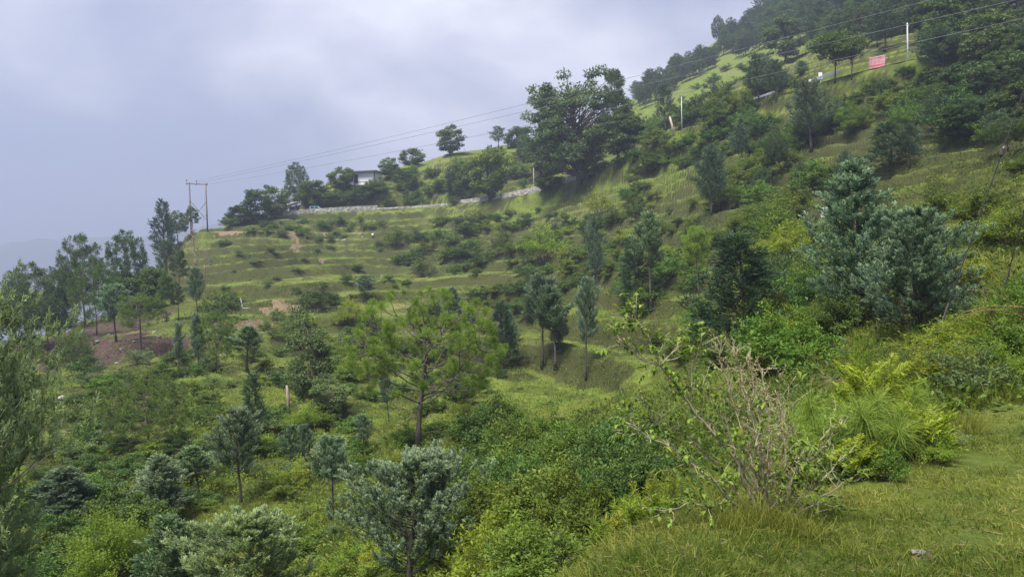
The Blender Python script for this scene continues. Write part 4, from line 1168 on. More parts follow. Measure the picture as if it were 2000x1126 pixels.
scatter(DK + GN, "shrub", [(900,540),(1240,470),(1260,560),(1100,640),(930,640)], 26, 26, 56, 0.6, "small bush between the bare-trunked conifers", "shrub", "bushes among bare-trunked conifers", 22, .6, SH)
scatter(GN + DK + YL, "shrub", [(400,560),(640,540),(700,600),(560,720),(420,700)], 12, 22, 44, 0.6, "small bush on the slope near the bare earth scar", "shrub", "bushes near the earth scar", 23, .6, SH)
scatter(DK + GN, "shrub", [(0,640),(130,640),(200,690),(60,760),(0,760)], 10, 30, 56, 0.7, "shrub at the lower burnt soil on the far left", "shrub", "shrubs at the lower burnt soil", 24, .5, SH)
scatter(DK + GN + GY_, "shrub", [(120,700),(560,680),(640,830),(560,880),(140,900)], 66, 28, 62, 0.6, "small bush scattered over the left grass slope", "shrub", "bushes scattered on the left slope", 41, .7, SH)
scatter(DK + GN + GY_, "shrub", [(80,870),(460,860),(480,1000),(60,1000)], 36, 44, 90, 0.55, "bush in the undergrowth around the lower-left junipers", "shrub", "undergrowth around lower-left junipers", 42, .5, SH)
scatter(GN + DK, "shrub", [(640,640),(960,600),(1000,720),(900,800),(680,780)], 38, 28, 62, 0.6, "small bush on the slope behind the bright pine", "shrub", "bushes behind the bright pine", 43, .7, SH)
scatter(DK + GN + GY_, "shrub", [(420,470),(760,470),(800,560),(620,600),(420,560)], 24, 12, 30, 0.55, "tiny bush dotting the grassy terraces on the left", "shrub", "tiny bushes on the left terraces", 44, 1.0, SH)
scatter(GN + DK + YL, "shrub", [(1060,460),(1250,380),(1420,400),(1330,500),(1200,560),(1080,560)], 60, 16, 46, 0.6, "small bush on the terraces left of the large dark fir", "shrub", "bushes on the right-hand terraces", 45, .5, SH)
scatter(DK + GN + GY_, "shrub", [(1590,182),(1700,158),(1800,140),(1830,190),(1740,215),(1640,215)], 44, 16, 32, 0.7, "small shrub on the verge right under the red board", "shrub", "small shrubs on the verge under the board", 48, .5, SH)
scatter(GN + DK + GY_, "shrub", [(930,412),(1060,402),(1195,368),(1215,390),(1080,424),(940,432)], 34, 12, 22, 0.7, "small shrub right below the bend's stone wall", "shrub", "small shrubs below the bend wall", 49, .5, SH)
scatter(GN + GY_ + DK, "shrub", [(1060,400),(1250,345),(1300,390),(1200,440),(1080,450)], 44, 16, 38, 0.65, "shrub on the steep bank under the huge tree", "shrub", "shrubs on the bank under the huge tree", 50, .5, SH)
scatter(["cypress0","cypress2","hillpine1"], "slim_conifer", [(420,740),(780,740),(760,900),(560,900),(420,840)], 6, 30, 42, 2.6, "slim conifer on a bare trunk, lower left grass slope", "conifer", "slim conifers lower left", 51, 1.6)
scatter(["cypress0","cypress1","cone1","darkcyp1"], "young_conifer", [(880,560),(1240,520),(1300,640),(1000,720),(900,700)], 8, 24, 38, 1.9, "young blue-grey conifer among the bare-trunked trees", "conifer", "young conifers mid-slope", 46, 1.0)
scatter(["hillpine0","darkcyp0","darkcyp2","pine1"], "slope_conifer", [(1300,330),(1700,190),(1780,280),(1560,380),(1420,400)], 12, 30, 46, 1.9, "conifer standing among the shrubs of the right slope", "conifer", "conifers on the right slope", 47, 1.0)
for a in [("dshrub0",438,563,622,88,64,"dark round bush left of the white stake"),("dshrub1",616,550,604,91,80,"dark round bush right of the bare earth scar"),
          ("gshrub1",826,488,540,118,64,"dusky round bush on the terrace above the bright pine"),("yshrub0",1062,436,514,116,86,"yellowish rounded bush on the upper terraces"),
          ("yshrub1",1170,360,420,140,52,"spiky yellowish bush below the huge tree's trunk"),("dshrub2",205,768,805,46,66,"dark low bush left of the broad young pine"),
          ("thicket0",1530,590,740,19,170,"big leafy bush between the dark fir and the shelf"),("thicketd1",900,735,790,44,60,"dark bush right of the bright pine's trunk"),
          ("yshrub2",690,590,640,80,64,"autumn-tinted yellowish bush behind the bright pine's left side"),("thicketd0",1395,640,720,30,110,"dark bush at the left foot of the large fir")]:
    set_px(a[0], "shrub", a[1], a[2], a[3], a[4], a[5], a[6], "shrub", parts=SH)

# wood on the upper right and on the far ridge
FD = ["wood0","wood1","wood2","darkcyp0","darkcyp1","darkcyp2","pine2"]
scatter(FD, "forest_tree", [(1530,95),(1600,95),(1690,85),(1760,110),(1760,30),(1700,-20),(1540,20)], 36, 40, 76, 1.25, "tree in the hilltop wood left of the grey pole", "tree", "wood left of the grey pole", 31, .36)
scatter(FD, "forest_tree", [(1760,130),(2010,160),(2010,-20),(1760,-20)], 40, 50, 90, 1.25, "tree in the shady wood at the upper right corner", "tree", "wood at the upper right", 32, .36)
scatter(FD + TD, "forest_tree", [(1760,150),(2010,160),(2010,300),(1900,290),(1830,240)], 24, 50, 90, 1.05, "dark tree in the wood right of the red board", "tree", "wood right of the red board", 33, .40)
PK = ["pine0","pine1","pine2","hillpine1","darkcyp0","darkcyp1"]
scatter(PK, "ridge_tree", [(1236,192),(1330,142),(1400,100),(1480,55),(1540,10),(1560,60),(1490,95),(1400,130),(1330,165),(1250,215)], 120, 16, 30, 1.6, "hazy tree in the wood along the far ridge", "tree", "wood along the far ridge", 34, .18, shift=0.1)
scatter(PK, "ridge_tree", [(1460,45),(1560,-30),(1560,60),(1500,90)], 24, 26, 44, 1.5, "hazy tree at the top of the far ridge", "tree", "top of the far ridge", 35, .30, shift=0.1)
scatter(DK + GN, "shrub", [(1270,235),(1400,140),(1480,110),(1540,110),(1540,140),(1420,190),(1300,250)], 36, 14, 34, 0.6, "shrub on the hazy meadow beneath the far ridge", "shrub", "shrubs on the hazy meadow", 36, .6, SH)
for px, top, base, d, w_, k, lab in [(1403,30,100,385,24,"pine1","lone round-headed pine on the far ridge, left of two against the sky"),
          (1430,34,92,390,24,"pine2","lone round-headed pine on the far ridge, right of two against the sky"),
          (1262,150,205,330,22,"pine0","hazy pine just right of the huge tree's crown on the far ridge")]:
    set_px(k, "pine_tree", px, top, base, d, w_, lab, "pine tree")

# ------------------------------------------------------------------ power line, poles, buildings, vehicle, people
M_POLE = plain("weathered_pole", (0.10, 0.075, 0.065), 0.85, 0.2, 3)
M_STEELP = plain("galvanised_pole", (0.34, 0.35, 0.36), 0.55, 0.1, 2)
M_WIRE = plain("grey_wire", (0.13, 0.13, 0.14), 0.6)
M_STAY = plain("dark_stay_wire", (0.025, 0.025, 0.022), 0.7)
M_INS = plain("brown_porcelain", (0.06, 0.045, 0.045), 0.3)
def part(name, g, mats, parent, smooth=False):
    return link(name, g.mesh(name, mats, smooth), parent)
def foot(px, py, d):
    P = pt(px, py, d); return np.array([P[0], P[1], float(ground(P[0], P[1]))])

d_h = 163.0
la, lb = foot(373, 442, d_h), foot(405, 440, d_h)
ta, tb = pt(370, 359, d_h), pt(402, 360, d_h)
hf = tag(link("power_pole_frame", None, None, la), "dark two-legged power pole frame with cross brace on the grassy spur", "power pole")
def loc(P): return np.asarray(P) - la
xa, xb = unit(tb - ta), unit(lb - la)
part("pole", Geo().tube([loc(la) - [0, 0, .5], loc(ta) + [0, 0, .25]], [.16, .11], 8), [M_POLE], hf, True)
part("pole", Geo().tube([loc(lb) - [0, 0, .5], loc(tb) + [0, 0, .25]], [.16, .11], 8), [M_POLE], hf, True)
part("crossarm", Geo().tube([loc(ta) - xa * .75, loc(tb) + xa * .35], .10, 4), [M_POLE], hf)
def along(a, b, t): return np.asarray(a) * (1 - t) + np.asarray(b) * t
part("brace", Geo().tube([loc(along(ta, la, .32)), loc(along(tb, lb, .72))], .055, 5), [M_POLE], hf)
part("brace", Geo().tube([loc(along(tb, lb, .34)) + [0, .12, 0], loc(along(ta, la, .70)) + [0, .12, 0]], .055, 5), [M_POLE], hf)
WATT = []
for k, (q, up) in enumerate([(-.6, .75), (1.55, .62), (3.9, .12)]):
    b = ta + xa * q
    g = Geo().tube([loc(b), loc(b) + [0, 0, up]], .03, 5)
    zt_ = np.array([0, 0.045, .14, .2, .26, .33]); rr_ = np.array([.05, .13, .07, .14, .08, .03])
    g.tube(np.stack([zt_ * 0, zt_ * 0, zt_ + up - .12], 1) + loc(b), rr_, 8)
    zt2 = np.array([0, .06, .15, .22, .3]); 
    g.tube(np.stack([zt2 * 0 + .05, -.15 - zt2, -.05 - zt2 * .5], 1) + loc(b), np.array([.05, .12, .07, .12, .05]), 8)
    part("insulator", g, [M_INS], hf, True)
    WATT.append(b + [0, 0, up * (k < 2) * .2])
for a, b in [((369, 364, d_h), (361, 438, d_h - 6)), ((371, 368, d_h), (366, 440, d_h + 3)), ((402, 366, d_h), (395, 440, d_h + 6))]:
    A_, B_ = pt(*a), foot(*b)
    part("stay_wire", Geo().tube([loc(A_), loc(B_)], .022, 4), [M_WIRE], hf)
part("step_bolt", Geo().box(loc(along(tb, lb, .62)) + [-.12, 0, 0], (.25, .2, .3)), [M_POLE], hf)

def wire(a, mids, label):
    """Conductor as a smooth curve through photo points with distances falling towards the near pole outside the frame."""
    P = np.array([a] + [pt(*m) for m in mids])
    s = np.concatenate([[0], np.cumsum(np.linalg.norm(np.diff(P, axis=0), axis=1))])
    q = np.linspace(0, s[-1], 60)
    co = [np.polyfit(s, P[:, i], 2 if i == 2 else 1, w=np.where(np.arange(len(s)) == 0, 40, 1)) for i in range(3)]
    C = np.stack([np.polyval(c, q) for c in co], 1)
    C[0] = a
    c0 = C[0].copy()
    o = link("power_line", Geo().tube(C - c0, .021, 5).mesh("power_line", [M_WIRE], True), None, c0)
    tag(o, label, "wire", "power lines crossing the hillside")
wire(WATT[0], [(700,326,139),(1000,240,114),(1240,162,97),(1500,77,81),(1733,0,70),(2100,-126,57)], "topmost of the three thin power lines crossing the sky and hillside")
wire(WATT[1], [(700,330,139),(1000,252,114),(1240,181,97),(1500,105,81),(1870,0,65),(2100,-66,57)], "middle one of the three thin power lines")
wire(WATT[2], [(700,345,139),(1040,263,111),(1240,214,97),(1500,144,81),(2000,8,61),(2100,-20,57)], "lowest of the three thin power lines, passing the red board")

def lamp_pole(px, top, base, d, r, label, m=M_STEELP, arm=False):
    f_ = foot(px, base, d); t_ = pt(px - (1 if px > 1000 else 0), top, d)
    o = tag(link("utility_pole", None, None, f_), label, "pole")
    h = t_[2] - f_[2]
    part("shaft", Geo().tube([[0, 0, -.4], [t_[0] - f_[0], 0, h]], [r, r * .7], 8), [m], o, True)
    g = Geo().box((t_[0] - f_[0], 0, h - .35), (.9 if arm else .35, .08, .08))
    part("crossarm", g, [m], o)
    return o
lamp_pole(547, 362, 418, 183, .11, "thin grey pole by the roadside shed, left of the parked vehicle")
lamp_pole(1043, 328, 384, 172, .09, "slim pale pole at the road left of the big trunk")
lamp_pole(1332, 189, 264, 130, .11, "white slim pole standing in shrubs at the road bend")
lamp_pole(1773, 45, 122, 103, .13, "tall whitish pole right of the red board")
lamp_pole(1278, 146, 175, 300, .10, "tiny distant pole on the hazy far slope", M_POLE)
lamp_pole(1497, 188, 204, 118, .07, "short white post at the left end of the guard rail")

# hilltop house
M_HWALL = plain("whitewashed_boards", (0.74, 0.73, 0.72), 0.8, 0.12, 2.5)
M_ROOF = plain("dark_sheet_roof", (0.09, 0.065, 0.065), 0.6, 0.2, 1)
M_DARK = plain("dark_opening", (0.02, 0.02, 0.025), 0.4)
M_FRAME = plain("post_brown", (0.07, 0.05, 0.045), 0.7)
hb = pt(726, 345, 204); gz = float(ground(hb[0], hb[1]))
zr = float(pt(726, 338, 204)[2])
base_z = min(gz - .3, zr - 3.4)
ho_ = tag(link("hilltop_house", None, None, (hb[0], hb[1], base_z)), "low whitish house with flat dark overhanging roof on the hilltop", "house")
ho_.rotation_euler = (0, 0, math.radians(-14))
hh = zr - base_z
part("wall", Geo().box((-2.6, 0, hh / 2), (9.4, 5.0, hh)), [M_HWALL], ho_)
part("side_board", Geo().box((-.7, -2.56, hh - 1.3), (5.2, .10, 2.5)), [plain("pale_blue_boards", (.72, .73, .75), .8, .1, 3)], ho_)
part("corner_post", Geo().box((2.0, -2.58, hh / 2), (.22, .22, hh)), [M_FRAME], ho_)
part("corner_post", Geo().box((-3.9, -2.58, hh / 2), (.22, .22, hh)), [M_FRAME], ho_)
part("window", Geo().box((-5.4, -2.54, hh - 1.4), (2.2, .12, 1.7)), [M_DARK], ho_)
part("door", Geo().box((-3.3, -2.56, hh - 1.7), (.9, .12, 2.3)), [M_DARK], ho_)
rf = part("roof", Geo().box((-2.6, -.2, hh + .14), (11.0, 6.8, .26), R=Matrix.Rotation(math.radians(1.5), 3, 'Y')), [M_ROOF], ho_)
part("fascia", Geo().box((-2.6, -3.63, hh + .10), (11.0, .06, .34), R=Matrix.Rotation(math.radians(1.5), 3, 'Y')), [M_FRAME], rf)

# roadside shed
sb = foot(570, 412, 186); zt_ = float(pt(570, 402, 186)[2])
sh = tag(link("roadside_shed", None, None, sb), "small open shed with slanting pale tin roof beside the road", "shed")
hs_ = max(1.9, zt_ - sb[2])
sh.rotation_euler = (0, 0, math.radians(-8))
for x_, y_, k in [(-1.5, -.9, 0), (1.3, -.9, .5), (-1.5, .9, 0), (1.3, .9, .5)]:
    part("post", Geo().box((x_, y_, (hs_ - .2 + k) / 2), (.12, .12, hs_ - .2 + k)), [M_FRAME], sh)
part("back_wall", Geo().box((.2, 1.0, hs_ / 2), (2.7, .08, hs_)), [M_FRAME], sh)
part("side_wall", Geo().box((1.42, 0, hs_ / 2), (.08, 1.7, hs_)), [M_FRAME], sh)
part("roof", Geo().box((0, 0, hs_ + .35), (3.9, 2.6, .09), R=Matrix.Rotation(math.radians(-13), 3, 'Y')), [plain("rusty_pink_tin", (.50, .40, .40), .5, .2, 2)], sh)

# parked vehicle, half hidden by the wall
i_c = road_at(618); cp = ROAD[i_c] + ROAD_N[i_c] * 1.1
yaw = math.atan2(_rt[i_c][1], _rt[i_c][0])
car = tag(link("parked_car", None, None, (cp[0], cp[1], cp[2] + .06)), "dusty blue vehicle parked on the road above the stone wall", "car")
car.rotation_euler = (0, 0, yaw)
M_CAR = plain("blue_car_paint", (0.16, 0.24, 0.36), 0.3, 0.05, 2)
M_GLASS = plain("car_glass", (0.03, 0.045, 0.07), 0.08)
M_TYRE = plain("tyre_rubber", (0.02, 0.02, 0.02), 0.9)
prof = [(-2.1,.35),(-2.12,.85),(-2.0,1.0),(-1.75,1.62),(-1.55,1.72),(.35,1.72),(.95,1.12),(1.85,.98),(2.05,.8),(2.08,.35)]
def extrude(prof, y0, y1, taper=0.0, zb=1.0):
    n_ = len(prof); V = []
    for y in (y0, y1):
        for x, z in prof: V.append((x, y * (1 - taper * max(0, z - zb)), z))
    T_ = [(0, i, i + 1) for i in range(1, n_ - 1)] + [(n_, n_ + i + 1, n_ + i) for i in range(1, n_ - 1)]
    for i in range(n_):
        j = (i + 1) % n_; T_ += [(i, i + n_, j + n_), (i, j + n_, j)]
    return V, T_
part("body", Geo().add(*extrude(prof, -.85, .85, .18)), [M_CAR], car)
for s in (-1, 1):
    for x0, x1 in ((-1.62, -.75), (-.66, .18)):
        w_ = [(x0 + .05, 1.05), (x1 - .03, 1.05), (x1 - .05, 1.6), (x0 + .16, 1.6)]
        V = [(x, s * (.86 * (1 - .18 * (z - 1))) , z) for x, z in w_]
        part("side_window", Geo().add(V, [(0, 1, 2), (0, 2, 3)]), [M_GLASS], car)
    for x in (-1.3, 1.3):
        wh = part("wheel", Geo().tube([(x, s * .70, .36), (x, s * .88, .36)], .36, 14), [M_TYRE], car, True)
        part("rim", Geo().tube([(x, s * .87, .36), (x, s * .895, .36)], .21, 10), [M_STEELP], wh)
    part("headlight", Geo().box((2.06, s * .6, .78), (.08, .3, .16)), [M_STEELP], car)
part("windscreen", Geo().add([(.42, -.70, 1.66), (.42, .70, 1.66), (.93, .8, 1.16), (.93, -.8, 1.16)], [(0, 1, 2), (0, 2, 3)]), [M_GLASS], car)
part("bumper", Geo().box((2.08, 0, .48), (.14, 1.6, .22)), [M_STEELP], car)

# red board
M_BOARD, n, l, p, out = new_mat("faded_red_board")
p.inputs["Roughness"].default_value = 0.6
tc = n.new("ShaderNodeTexCoord"); nzb = n.new("ShaderNodeTexNoise"); nzb.inputs["Scale"].default_value = 2.2; nzb.inputs["Detail"].default_value = 5
l.new(tc.outputs["Object"], nzb.inputs["Vector"])
rb = n.new("ShaderNodeValToRGB")
rb.color_ramp.elements[0].position = .35; rb.color_ramp.elements[0].color = (0.42, 0.14, 0.17, 1)
rb.color_ramp.elements[1].position = .65; rb.color_ramp.elements[1].color = (0.56, 0.34, 0.37, 1)
l.new(nzb.outputs["Fac"], rb.inputs["Fac"]); l.new(rb.outputs["Color"], p.inputs["Base Color"])
M_RED = plain("red_paint", (0.65, 0.05, 0.05), 0.6, 0.25, 4)
M_WHITE = plain("white_paint", (0.75, 0.73, 0.75), 0.6, 0.1, 4)
b0, b1 = foot(1697, 146, 105), foot(1728, 142, 103)
zt0, zt1 = float(pt(1695, 115, 105)[2]), float(pt(1726, 109, 103)[2])
bd_ = tag(link("roadside_board", None, None, b0), "faded red roadside board with white lettering among the upper right shrubs", "billboard")
ex = b1 - b0; ex[2] = 0; wB = float(np.linalg.norm(ex)); ex /= wB
hB = 2.05; lowz = zt0 - b0[2] - hB
bd_.rotation_euler = (0, -math.atan2(zt1 - zt0, wB), math.atan2(ex[1], ex[0]))
part("panel", Geo().box((wB / 2, 0, lowz + hB * .62), (wB, .08, hB * .76)), [M_BOARD], bd_)
lp = part("lower_panel", Geo().box((wB / 2, -.003, lowz + hB * .12), (wB, .08, hB * .24)), [M_RED], bd_)
for i, (x_, w_) in enumerate([(.17, .34), (.52, .10), (.72, .16), (1.05, .42), (1.42, .08), (1.60, .16)]):
    part("lettering", Geo().box((x_ + .05 + w_ / 2 - .1, -.05, lowz + .36), (w_, .02, .14)), [M_WHITE], bd_)
for x_ in (.35, 1.2):
    part("lettering", Geo().box((x_ * 1.2, -.05, lowz + .13), (.35, .02, .08)), [M_WHITE], bd_)
part("ribbon", Geo().box((wB * .5, -.05, lowz + hB * .46), (wB * .92, .02, .10)), [M_RED], bd_)
for x_ in (.1, wB * .36, wB - .1):
    part("post", Geo().box((x_, .08, (lowz + hB) / 2 - .4), (.09, .07, lowz + hB + .8)), [M_STEELP], bd_)
part("top_rail", Geo().box((wB / 2, -.01, lowz + hB + .03), (wB + .06, .12, .06)), [M_WHITE], bd_)
# white notice
nb = foot(1603, 168, 111); nzt = float(pt(1603, 142, 111)[2])
no = tag(link("notice_sign", None, None, nb), "small white upright notice beside the road near the guard rail", "sign")
part("panel", Geo().box((0, 0, nzt - nb[2] - .45), (.55, .06, .95)), [M_WHITE], no)
part("post", Geo().box((0, .06, (nzt - nb[2] - .5) / 2), (.08, .06, nzt - nb[2] - .5)), [M_STEELP], no)
part("marking", Geo().box((.08, -.04, nzt - nb[2] - .62), (.22, .02, .12)), [M_DARK], no)

# guard rails along the road
M_RAIL = plain("white_guard_rail", (0.62, 0.63, 0.66), 0.45, 0.1, 2)
def rail(x0, x1, label):
    i0, i1 = sorted((road_at(x0), road_at(x1)))
    P = ROAD[i0:i1 + 1] + ROAD_N[i0:i1 + 1] * 3.2 + [0, 0, .75]
    o = tag(link("guard_rail", None, None, P[0]), label, "guard rail")
    Q = P - P[0]
    g = Geo()
    V = np.concatenate([Q + [0, 0, .16], Q + [0, 0, -.16]]); n_ = len(Q); V = np.concatenate([V, V + ROAD_N[i0] * .06])
    i = np.arange(n_ - 1)
    for a_, b_ in ((0, n_), (2 * n_, 3 * n_), (0, 2 * n_), (n_, 3 * n_)):
        g.add(V, np.concatenate([np.stack([a_ + i, a_ + i + 1, b_ + i + 1], 1), np.stack([a_ + i, b_ + i + 1, b_ + i], 1)]))
    part("beam", g, [M_RAIL], o)
    for k in range(0, n_, 3):
        part("post", Geo().box(Q[k] + [0, .0, -.35], (.10, .10, 1.0)), [M_RAIL], o)
rail(1497, 1542, "short white guard rail stretch on the road, the left one")
rail(1598, 1662, "white guard rail stretch on the road below the umbrella-crowned trees")

# dry-stone bank behind the rail
M_BANK = stone_mat("brown_rubble", (0.13, 0.09, 0.075), 2.0)
i0, i1 = sorted((road_at(1596), road_at(1735)))
P = ROAD[i0:i1 + 1] - ROAD_N[i0:i1 + 1] * 3.6
rng_ = np.random.default_rng(3)
rows = [P + [0, 0, -.4], P - ROAD_N[i0:i1 + 1] * .35 + [0, 0, .9], P - ROAD_N[i0:i1 + 1] * .7 + [0, 0, 1.7], P - ROAD_N[i0:i1 + 1] * 2.2 + [0, 0, 1.9]]
rows = [r_ + rng_.normal(size=r_.shape) * .08 for r_ in rows]
V = np.concatenate(rows); n_ = len(P); T_ = []
for k in range(3):
    i = np.arange(n_ - 1) + k * n_
    T_ += [np.stack([i, i + 1, i + n_ + 1], 1), np.stack([i, i + n_ + 1, i + n_], 1)]
tag(link("stone_bank", mk_mesh("stone_bank", V, np.concatenate(T_), [M_BANK])), "brown dry-stone bank behind the guard rail under the umbrella-crowned trees", "wall")

# rocks, stake, board
M_ROCK = plain("grey_rock", (0.20, 0.195, 0.19), 0.9, 0.35, 3, bump=0.6)
M_PALE = plain("pale_stone", (0.40, 0.39, 0.38), 0.8, 0.2, 4, bump=0.4)
def rock(seed, r, flat=.7):
    rng = np.random.default_rng(seed)
    import bmesh
    bm = bmesh.new(); bmesh.ops.create_icosphere(bm, subdivisions=3, radius=1)
    V = np.array([v.co[:] for v in bm.verts]); F = np.array([[v.index for v in f.verts] for f in bm.faces]); bm.free()
    k = unit(rng.normal(size=(9, 3)))
    cut = 0.62 + 0.25 * rng.random(9)
    for a_, c_ in zip(k, cut):
        s = V @ a_; V = V - np.maximum(0, s - c_)[:, None] * a_
    V = V * (1 + 0.06 * rng.normal(size=(len(V), 1)))
    return V * r * [1, .85, flat], F
def put_rock(px, py, d, r, label, m=M_ROCK, seed=1, flat=.7):
    f_ = foot(px, py, d) if d else foot(px, py, float(hit(px, py)[0]))
    V, F = rock(seed, r, flat)
    o = link("rock", Geo().add(V, F).mesh("rock", [m]), None, f_ + [0, 0, r * .25])
    o.rotation_euler = (0, 0, seed * 1.3); tag(o, label, "rock")
put_rock(195, 856, 34, .55, "dark jagged rock in the grass left of the broad young pine", M_ROCK, 2)
put_rock(281, 698, 57, .38, "grey boulder at the foot of the yellowish pine", M_ROCK, 3)
put_rock(301, 645, 76, .30, "round grey stone on the grass right of the upper burnt soil", M_ROCK, 4)
put_rock(322, 620, 84, .22, "pale small stone on the grass beneath the spindly pines", M_PALE, 5)
put_rock(120, 772, 48, .22, "pale stone on the left grass under the lower burnt soil", M_PALE, 6)
put_rock(425, 797, 40, .25, "low grey stone in the grass left of the small fir", M_ROCK, 7)
put_rock(660, 462, 158, .55, "cream stone on the path left of the two people", M_PALE, 8, .4)
put_rock(672, 463, 158, .45, "second cream stone on the path, nearer the two people", M_PALE, 9, .4)
put_rock(617, 455, 160, .40, "whitish stone on the rubble bank below the wall", M_PALE, 10, .5)
put_rock(1792, 1086, None, .055, "pale grey clod half buried in the shelf grass", plain("grey_clod", (.15, .14, .125), .95, .3, 30, bump=.5), 11, .4)
for k, (px, py) in enumerate([(212,655),(236,690),(190,668),(262,672),(228,712),(170,690),(95,715),(60,740),(310,662)]):
    put_rock(px, py, None, .16 + .05 * (k % 3), ["scattered stone on the burnt soil"][0], M_ROCK, 20 + k)
for o in list(bpy.data.objects):
    if o.get("label") == "scattered stone on the burnt soil": o["group"] = "stones on the burnt soil"
_st = sorted([o for o in bpy.data.objects if o.get("group") == "stones on the burnt soil"], key=lambda o: o.location.x / o.location.y)
for k, o in enumerate(_st):
    o["label"] = "scattered stone on the burnt soil, " + ("leftmost" if k == 0 else "rightmost" if k == len(_st) - 1 else ORD[k] + " from left")
# white marker stone on the right slope
ms_ = foot(1616, 398, 57)
g = Geo().add(*[np.array(q) for q in extrude([(-.48,-.3),(.44,-.3),(.50,.42),(.38,.62),(-.40,.48),(-.5,.2)], -.16, .16)])
o = link("marker_stone", g.mesh("marker_stone", [M_PALE]), None, ms_ + [0, 0, .35]); o.rotation_euler = (0, .1, .2)
tag(o, "white squarish stone block in the shrubs left of the tall juniper", "stone")
st = foot(472, 590, 91)
o = link("stake", Geo().box((0, 0, .6), (.14, .12, 1.5), R=Matrix.Rotation(math.radians(-9), 3, 'Y')).mesh("stake", [plain("bleached_wood", (.33, .32, .32), .8, .1, 5)]), None, st)
tag(o, "whitish leaning stake on the terrace left of the earth scar", "stake")
st2 = foot(480, 591, 90.5)
o = link("plank", Geo().box((0, 0, .08), (1.0, .16, .06), R=Matrix.Rotation(math.radians(6), 3, 'Y')).mesh("plank", [plain("cream_plank", (.55, .5, .4), .8, .1, 5)]), None, st2)
tag(o, "pale plank lying on the terrace beside the leaning stake", "plank")
bt = foot(565, 832, 42); tt = pt(560, 752, 42) - bt
o = link("dead_trunk", Geo().tube([(0, 0, -.2), tt * .5 + [.02, 0, 0], tt], [.10, .085, .06], 8).mesh("dead_trunk", [M_DEAD], True), None, bt)
tag(o, "bare straight dead trunk right of the small dark fir", "dead trunk")
bt = foot(1316, 262, 131); tt = pt(1308, 228, 131) - bt
o = link("dead_trunk", Geo().tube([(0, 0, -.2), tt * .5 + [.05, 0, 0], tt], [.22, .19, .13], 8).mesh("dead_trunk", [plain("pink_dead_wood", (.42, .33, .31), .9, .2, 4)], True), None, bt)
tag(o, "pinkish broken trunk at the slim conifer by the road bend", "dead trunk")

# stay wires on the right
for (a, b, r_, lab) in [((1822, 648, 14.5), (1958, 296, 13.6), .011, "long dark slanting stay wire in front of the shrubs on the right"),
                        ((1948, 590, 13.5), (2016, 352, 12.6), .010, "shorter dark slanting stay wire at the right edge")]:
    A_ = foot(*a); B_ = pt(*b); U_ = unit(B_ - A_)
    o = tag(link("stay_wire", None, None, A_), lab, "wire")
    part("cable", Geo().tube([-U_ * .2, B_ - A_ + U_ * 4.0], r_, 5), [M_STAY], o)
    g = Geo(); q = np.linspace(0, 1, 7)
    g.tube((B_ - A_)[None] + U_[None] * (q[:, None] - .5) * .22, np.array([.012, .035, .045, .03, .045, .035, .012]), 8)
    part("insulator", g, [M_INS], o, True)
    g = Geo().tube([U_ * .2, U_ * .9], .018, 5)
    part("turnbuckle", g, [M_POLE], o)

# two people on the path under the road
def skin(name, verts, edges, radii, mat, parent):
    me_ = bpy.data.meshes.new(name)
    me_.from_pydata([tuple(v) for v in verts], edges, [])
    o = link(name, me_, parent)
    sk = o.modifiers.new("skin", 'SKIN')
    for v, r_ in zip(me_.skin_vertices[0].data, radii):
        v.radius = (r_, r_)
    me_.skin_vertices[0].data[0].use_root = True
    ss = o.modifiers.new("smooth", 'SUBSURF'); ss.levels = 1; ss.render_levels = 1
    me_.materials.append(mat)
    return o
M_SKIN = plain("skin", (0.22, 0.12, 0.08), 0.6)
M_HAIR = plain("black_hair", (0.012, 0.010, 0.010), 0.5)
def person(px, base, d, yaw, shirt, trousers, step, label):
    f_ = foot(px, base, d)
    root = tag(link("person", None, None, f_), label, "person")
    root.rotation_euler = (0, 0, yaw)
    J = [(0,0,.95),(0,0,1.15),(0,0,1.38),(0,0,1.50),(0,.01,1.60),(0,.01,1.70),
         (.19,0,1.40),(.25,.02,1.14),(.24,.10,.90),(.235,.14,.82), (-.19,0,1.40),(-.25,.02,1.14),(-.24,-.04,.88),(-.235,-.04,.80),
         (.10,0,.90),(.11,step,.50),(.11,step * .4,.09),(.11,step * .4 + .14,.04), (-.10,0,.90),(-.11,-step * .5,.50),(-.11,-step,.09),(-.11,-step + .14,.04)]
    E_ = [(0,1),(1,2),(2,3),(3,4),(4,5),(2,6),(6,7),(7,8),(8,9),(2,10),(10,11),(11,12),(12,13),(0,14),(14,15),(15,16),(16,17),(0,18),(18,19),(19,20),(20,21)]
    R_ = [.13,.13,.14,.055,.09,.08,.06,.045,.035,.04,.06,.045,.035,.04,.085,.06,.045,.04,.085,.06,.045,.04]
    skin("body", J, E_, R_, M_SKIN, root)
    skin("shirt", [J[0],J[1],J[2],J[6],J[7],J[10],J[11]], [(0,1),(1,2),(2,3),(3,4),(2,5),(5,6)], [.155,.155,.165,.085,.062,.085,.062], shirt, root)
    skin("trousers", [J[0],J[14],J[15],J[16],J[18],J[19],J[20]], [(0,1),(1,2),(2,3),(0,4),(4,5),(5,6)], [.15,.11,.082,.066,.11,.082,.066], trousers, root)
    skin("hair", [(0,-.02,1.66),(0,-.02,1.74)], [(0,1)], [.10,.085], M_HAIR, root)
    skin("shoe", [J[16],J[17]], [(0,1)], [.055,.05], M_HAIR, root); skin("shoe", [J[20],J[21]], [(0,1)], [.055,.05], M_HAIR, root)
person(708, 457, 160, .4, plain("navy_shirt", (.05, .07, .16), .8), plain("beige_trousers", (.45, .38, .27), .8), .10, "person in a navy top and beige trousers walking on the hillside path")
